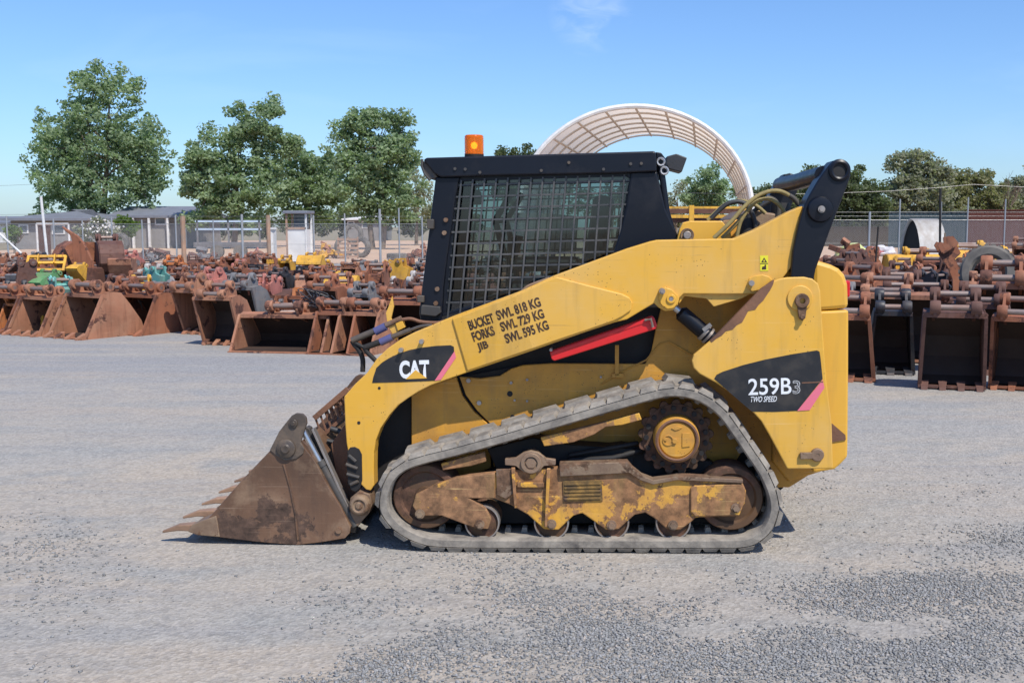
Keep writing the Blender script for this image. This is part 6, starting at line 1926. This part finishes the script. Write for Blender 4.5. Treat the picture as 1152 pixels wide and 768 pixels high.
def make_tree(name, Y, ells, trunk_px, label, leaf='plane', cell=1.0, dens=2.1, lsz=.14, seed=0, trunks=1, cat="tree", base_py=None, fill=1.0):
    """ells: ellipses in the picture (px, py, rx, ry) that give the crown its outline; each becomes a real ellipsoid of clumps at distance Y"""
    rs = np.random.RandomState(seed)
    bx = at(trunk_px, 256, Y).x
    t = empty(name, (bx, Y, 0)); tag(t, label, cat)
    clumps = []
    for (px, py, rx, ry) in ells:
        c = at(px, py, Y); k_ = Y / FPX
        ax_, az_ = rx * k_, ry * k_; ay_ = min(ax_, az_) * .9
        vol = 4/3 * PI * ax_ * ay_ * az_
        n = int(vol / (cell**3) * .92 * fill) + 5
        u = rs.normal(size=(n, 3)); u /= np.linalg.norm(u, axis=1)[:, None]
        rad = rs.rand(n) ** .42
        P = u * rad[:, None] * np.array([ax_, ay_, az_]) * .97
        P += np.array([c.x - bx, 0, c.z]) + rs.normal(size=(n, 3)) * .15
        clumps.append(P)
    C = np.concatenate(clumps)
    C[:, 2] = np.maximum(C[:, 2], .5)
    nl = int(46 * dens)
    n = len(C)
    rc = cell * (.42 + .42 * rs.rand(n))
    U = rs.normal(size=(n, nl, 3)); U /= np.linalg.norm(U, axis=2)[:, :, None]
    R_ = rs.rand(n, nl) ** .5
    Pp = C[:, None, :] + U * (R_ * rc[:, None])[:, :, None] * np.array([1.1, 1.1, .75])
    Pp = Pp.reshape(-1, 3)
    m = len(Pp)
    a = rs.normal(size=(m, 3)) * np.array([1, 1, .7]); a /= np.linalg.norm(a, axis=1)[:, None]
    b = np.cross(a, rs.normal(size=(m, 3))); b /= np.linalg.norm(b, axis=1)[:, None]
    s_ = lsz * (.6 + .8 * rs.rand(m))
    A = a * s_[:, None]; B = b * s_[:, None] * .62
    V = np.stack([Pp - A, Pp + B, Pp + A, Pp - B], 1).reshape(-1, 3)
    V[:, 2] = np.maximum(V[:, 2], .05)
    F = np.arange(m * 4).reshape(-1, 4)
    np_mesh("crown", V, F, LM[leaf], t)
    # trunk with limbs reaching into the clumps
    rn = random.Random(seed)
    mb = MB(); top = C[:, 2].max(); low = np.percentile(C[:, 2], 12)
    for q in range(trunks):
        ox = (q - (trunks-1)/2) * .7
        tr = [(ox, 0, -.05), (ox*1.3 + rn.uniform(-.2,.2), .1, low*.6), (ox*1.8 + rn.uniform(-.4,.4), 0, top*.45), (ox*2.2 + rn.uniform(-.6,.6), .2, top*.78)]
        P, _ = catmull(tr, 14); r0 = .017 * top + .06
        mb.tube(P, [r0 * (1 - .8 * i / 13) for i in range(14)], 9)
        for k in range(9):
            st = P[rn.randint(4, 12)]; c = C[rn.randrange(n)]
            e = Vector(c); mid = st.lerp(e, .5) + Vector((rn.uniform(-.3,.3), rn.uniform(-.3,.3), .4))
            Q, _ = catmull([st, mid, e], 7); mb.tube(Q, [r0*.35*(1-.75*i/6) for i in range(7)], 6)
    mb.build("trunk", M['bark'], t)
    return t
make_tree("broadleaf_tree", 85, [(118,96,30,28),(143,108,16,22),(96,112,26,24),(72,150,34,36),(60,172,32,34),(108,152,40,40),(152,160,36,42),(172,172,21,42),(80,205,40,38),(130,205,52,40),(66,226,26,24),(112,236,46,18),(95,247,34,8),(172,205,18,28),(94,92,12,12),(150,92,8,12)], 110,
          "tallest tree, a large spreading green tree rising over the grey house", seed=1, trunks=2, dens=1.0)
make_tree("broadleaf_tree", 80, [(300,146,30,26),(304,122,14,12),(272,150,22,24),(268,128,9,10),(250,172,30,34),(226,195,24,34),(214,205,12,30),(262,210,40,36),(296,205,26,38),(240,236,34,18),(225,246,26,8),(275,244,36,10),(325,165,11,12),(322,160,12,14)], 262,
          "broad green tree with a pale left side, left of the middle gap", seed=2)
make_tree("broadleaf_tree", 88, [(345,180,16,22),(330,200,20,26),(362,195,22,26),(350,222,34,26),(352,240,40,12),(318,235,22,16),(378,215,14,22)], 350,
          "lower green tree filling the gap between two taller trees", seed=3)
make_tree("broadleaf_tree", 78, [(398,150,22,24),(392,136,12,10),(440,152,30,24),(420,132,14,9),(448,135,16,9),(425,180,46,34),(408,212,32,30),(446,214,32,30),(390,180,12,26),(462,178,10,28),(430,240,42,12)], 424,
          "dense rounded green tree nearest the left side of the cab", seed=4, trunks=2)
make_tree("broadleaf_tree", 95, [(466,215,22,30),(480,230,20,24),(500,240,30,16)], 468, "small greyish tree half hidden behind the cab front post", leaf='gum', seed=5, dens=.7)
make_tree("broadleaf_tree", 100, [(585,178,26,14),(570,200,30,30),(620,205,30,24)], 585, "tree whose top peeps over the cab roof", leaf='pine', seed=6)
make_tree("broadleaf_tree", 105, [(795,206,22,20),(780,222,18,18),(812,222,18,20),(795,238,30,14)], 795, "round green tree seen beneath the fabric shelter arch", seed=7)
make_tree("broadleaf_tree", 112, [(765,222,16,20),(750,235,20,18),(768,212,8,12)], 762, "thin pale tree just behind the rear edge of the cab", leaf='gum', seed=8, dens=.55)
make_tree("broadleaf_tree", 110, [(700,220,26,24),(660,226,30,20),(720,236,24,14)], 690, "tree seen dimly through the rear of the cab", leaf='pine', seed=18, dens=.7)
make_tree("conifer_tree", 98, [(862,220,24,16),(850,232,20,20),(884,236,24,20)], 862, "dark tree right of the shelter foot, behind the hydraulic hoses", leaf='pine', seed=9)
make_tree("conifer_tree", 92, [(920,215,24,28),(945,216,28,30),(958,202,14,16),(985,226,20,24),(905,228,20,24),(968,232,18,24),(935,245,34,14),(915,240,26,16),(975,243,26,14),(955,248,40,10),(980,218,12,18)], 945, "dark green tree behind the loader's black rear link", leaf='pine', seed=10, fill=1.5)
make_tree("gum_tree", 96, [(1012,186,13,16),(1030,178,14,14),(1050,190,14,20),(1020,205,22,24),(1046,214,28,26),(1008,225,16,22),(1036,238,36,16),(1070,244,34,12),(1000,246,26,10),(1062,198,8,10),(1000,240,16,14)], 1030, "tallest grey green gum tree on the right", leaf='gum', seed=11, trunks=2, fill=1.4)
make_tree("gum_tree", 100, [(1092,208,22,18),(1075,222,20,22),(1112,222,18,22),(1095,240,40,14),(1104,200,12,10),(1074,206,16,16),(1082,236,30,18),(1118,236,26,18)], 1095, "olive green bushy tree right of the tallest gum tree", leaf='olive', seed=12, fill=1.5)
make_tree("gum_tree", 104, [(1145,218,16,22),(1160,210,20,28),(1138,236,20,16),(1128,232,10,18),(1175,230,20,24),(1130,214,12,12),(1150,240,30,16)], 1148, "grey green tree at the right picture edge", leaf='gum', seed=13, fill=1.4)
make_tree("gum_tree", 108, [(985,240,24,14),(1010,246,30,10),(905,246,34,10),(1060,246,40,10)], 985, "low olive scrub tree beneath the dark trees on the right", leaf='olive', seed=14, dens=.8)
# bare twigs sticking up at the far right
t = empty("bare_tree", (at(1135, 250, 99).x, 99, 0)); tag(t, "leafless twiggy tree between the two right hand gum trees", "tree")
mb = MB(); rn = random.Random(4)
def twig(p, d, L_, r, depth):
    e = p + d * L_; mb.tube([p, p.lerp(e, .5) + Vector((rn.uniform(-.1,.1),)*3), e], [r, r*.8, r*.55], 5)
    if depth > 0:
        for k in range(3):
            nd = (d + Vector((rn.uniform(-.6,.6), rn.uniform(-.4,.4), rn.uniform(-.1,.4)))).normalized()
            twig(p.lerp(e, rn.uniform(.6, 1)), nd, L_*rn.uniform(.55,.8), r*.6, depth-1)
twig(Vector((0,0,0)), Vector((.02,0,1)), 2.6, .12, 4)
mb.build("branches", M['bark'], t)
make_tree("shrub", 58, [(122,258,10,8),(112,256,9,7),(100,262,8,7)], 116, "shrub covered in white blossom behind the left fence", leaf='gum', seed=15, cell=.5, lsz=.10, cat="shrub")
sh_ = bpy.data.objects.new
def blossom():
    rs = np.random.RandomState(3); n = 420
    c = np.array([at(114, 256, 57.7).x, 57.7, at(114, 256, 57.7).z])
    P = c + rs.normal(size=(n, 3)) * np.array([.42, .2, .22])
    a = rs.normal(size=(n, 3)); a /= np.linalg.norm(a, axis=1)[:, None]; b = np.cross(a, rs.normal(size=(n, 3))); b /= np.linalg.norm(b, axis=1)[:, None]
    V = np.stack([P - a*.07, P + b*.07, P + a*.07, P - b*.07], 1).reshape(-1, 3)
    par = [o for o in bpy.data.objects if o.name.startswith("shrub") and "blossom" in str(o.get("label", ""))][0]
    V -= np.array(par.location)
    np_mesh("blossom", V, np.arange(n*4).reshape(-1, 4), M['white'], par)
blossom()
make_tree("shrub", 60, [(143,252,10,10),(138,262,10,7)], 141, "bright green bush under the tallest tree, behind the fence", leaf='lime', seed=16, cell=.6, lsz=.12, cat="shrub")
make_tree("shrub", 66, [(15,262,9,9)], 15, "yellow green bush in front of the grey house wall", leaf='lime', seed=17, cell=.6, lsz=.12, cat="shrub")

make_tree("hedge", 128, [(x, 250 + (x * 7 % 5), 26, 9 + (x * 3 % 5)) for x in range(-20, 540, 34)], 240, "long low dark hedge line beyond the dirt road on the left", leaf='pine', seed=21, cell=1.3, lsz=.24, cat="hedge", trunks=6)
make_tree("hedge", 126, [(x, 247 + (x * 7 % 5), 26, 12 + (x * 3 % 6)) for x in range(720, 1190, 34)], 960, "long scrubby hedge line behind the sheet fences on the right", leaf='olive', seed=22, cell=1.3, lsz=.24, cat="hedge", trunks=6)
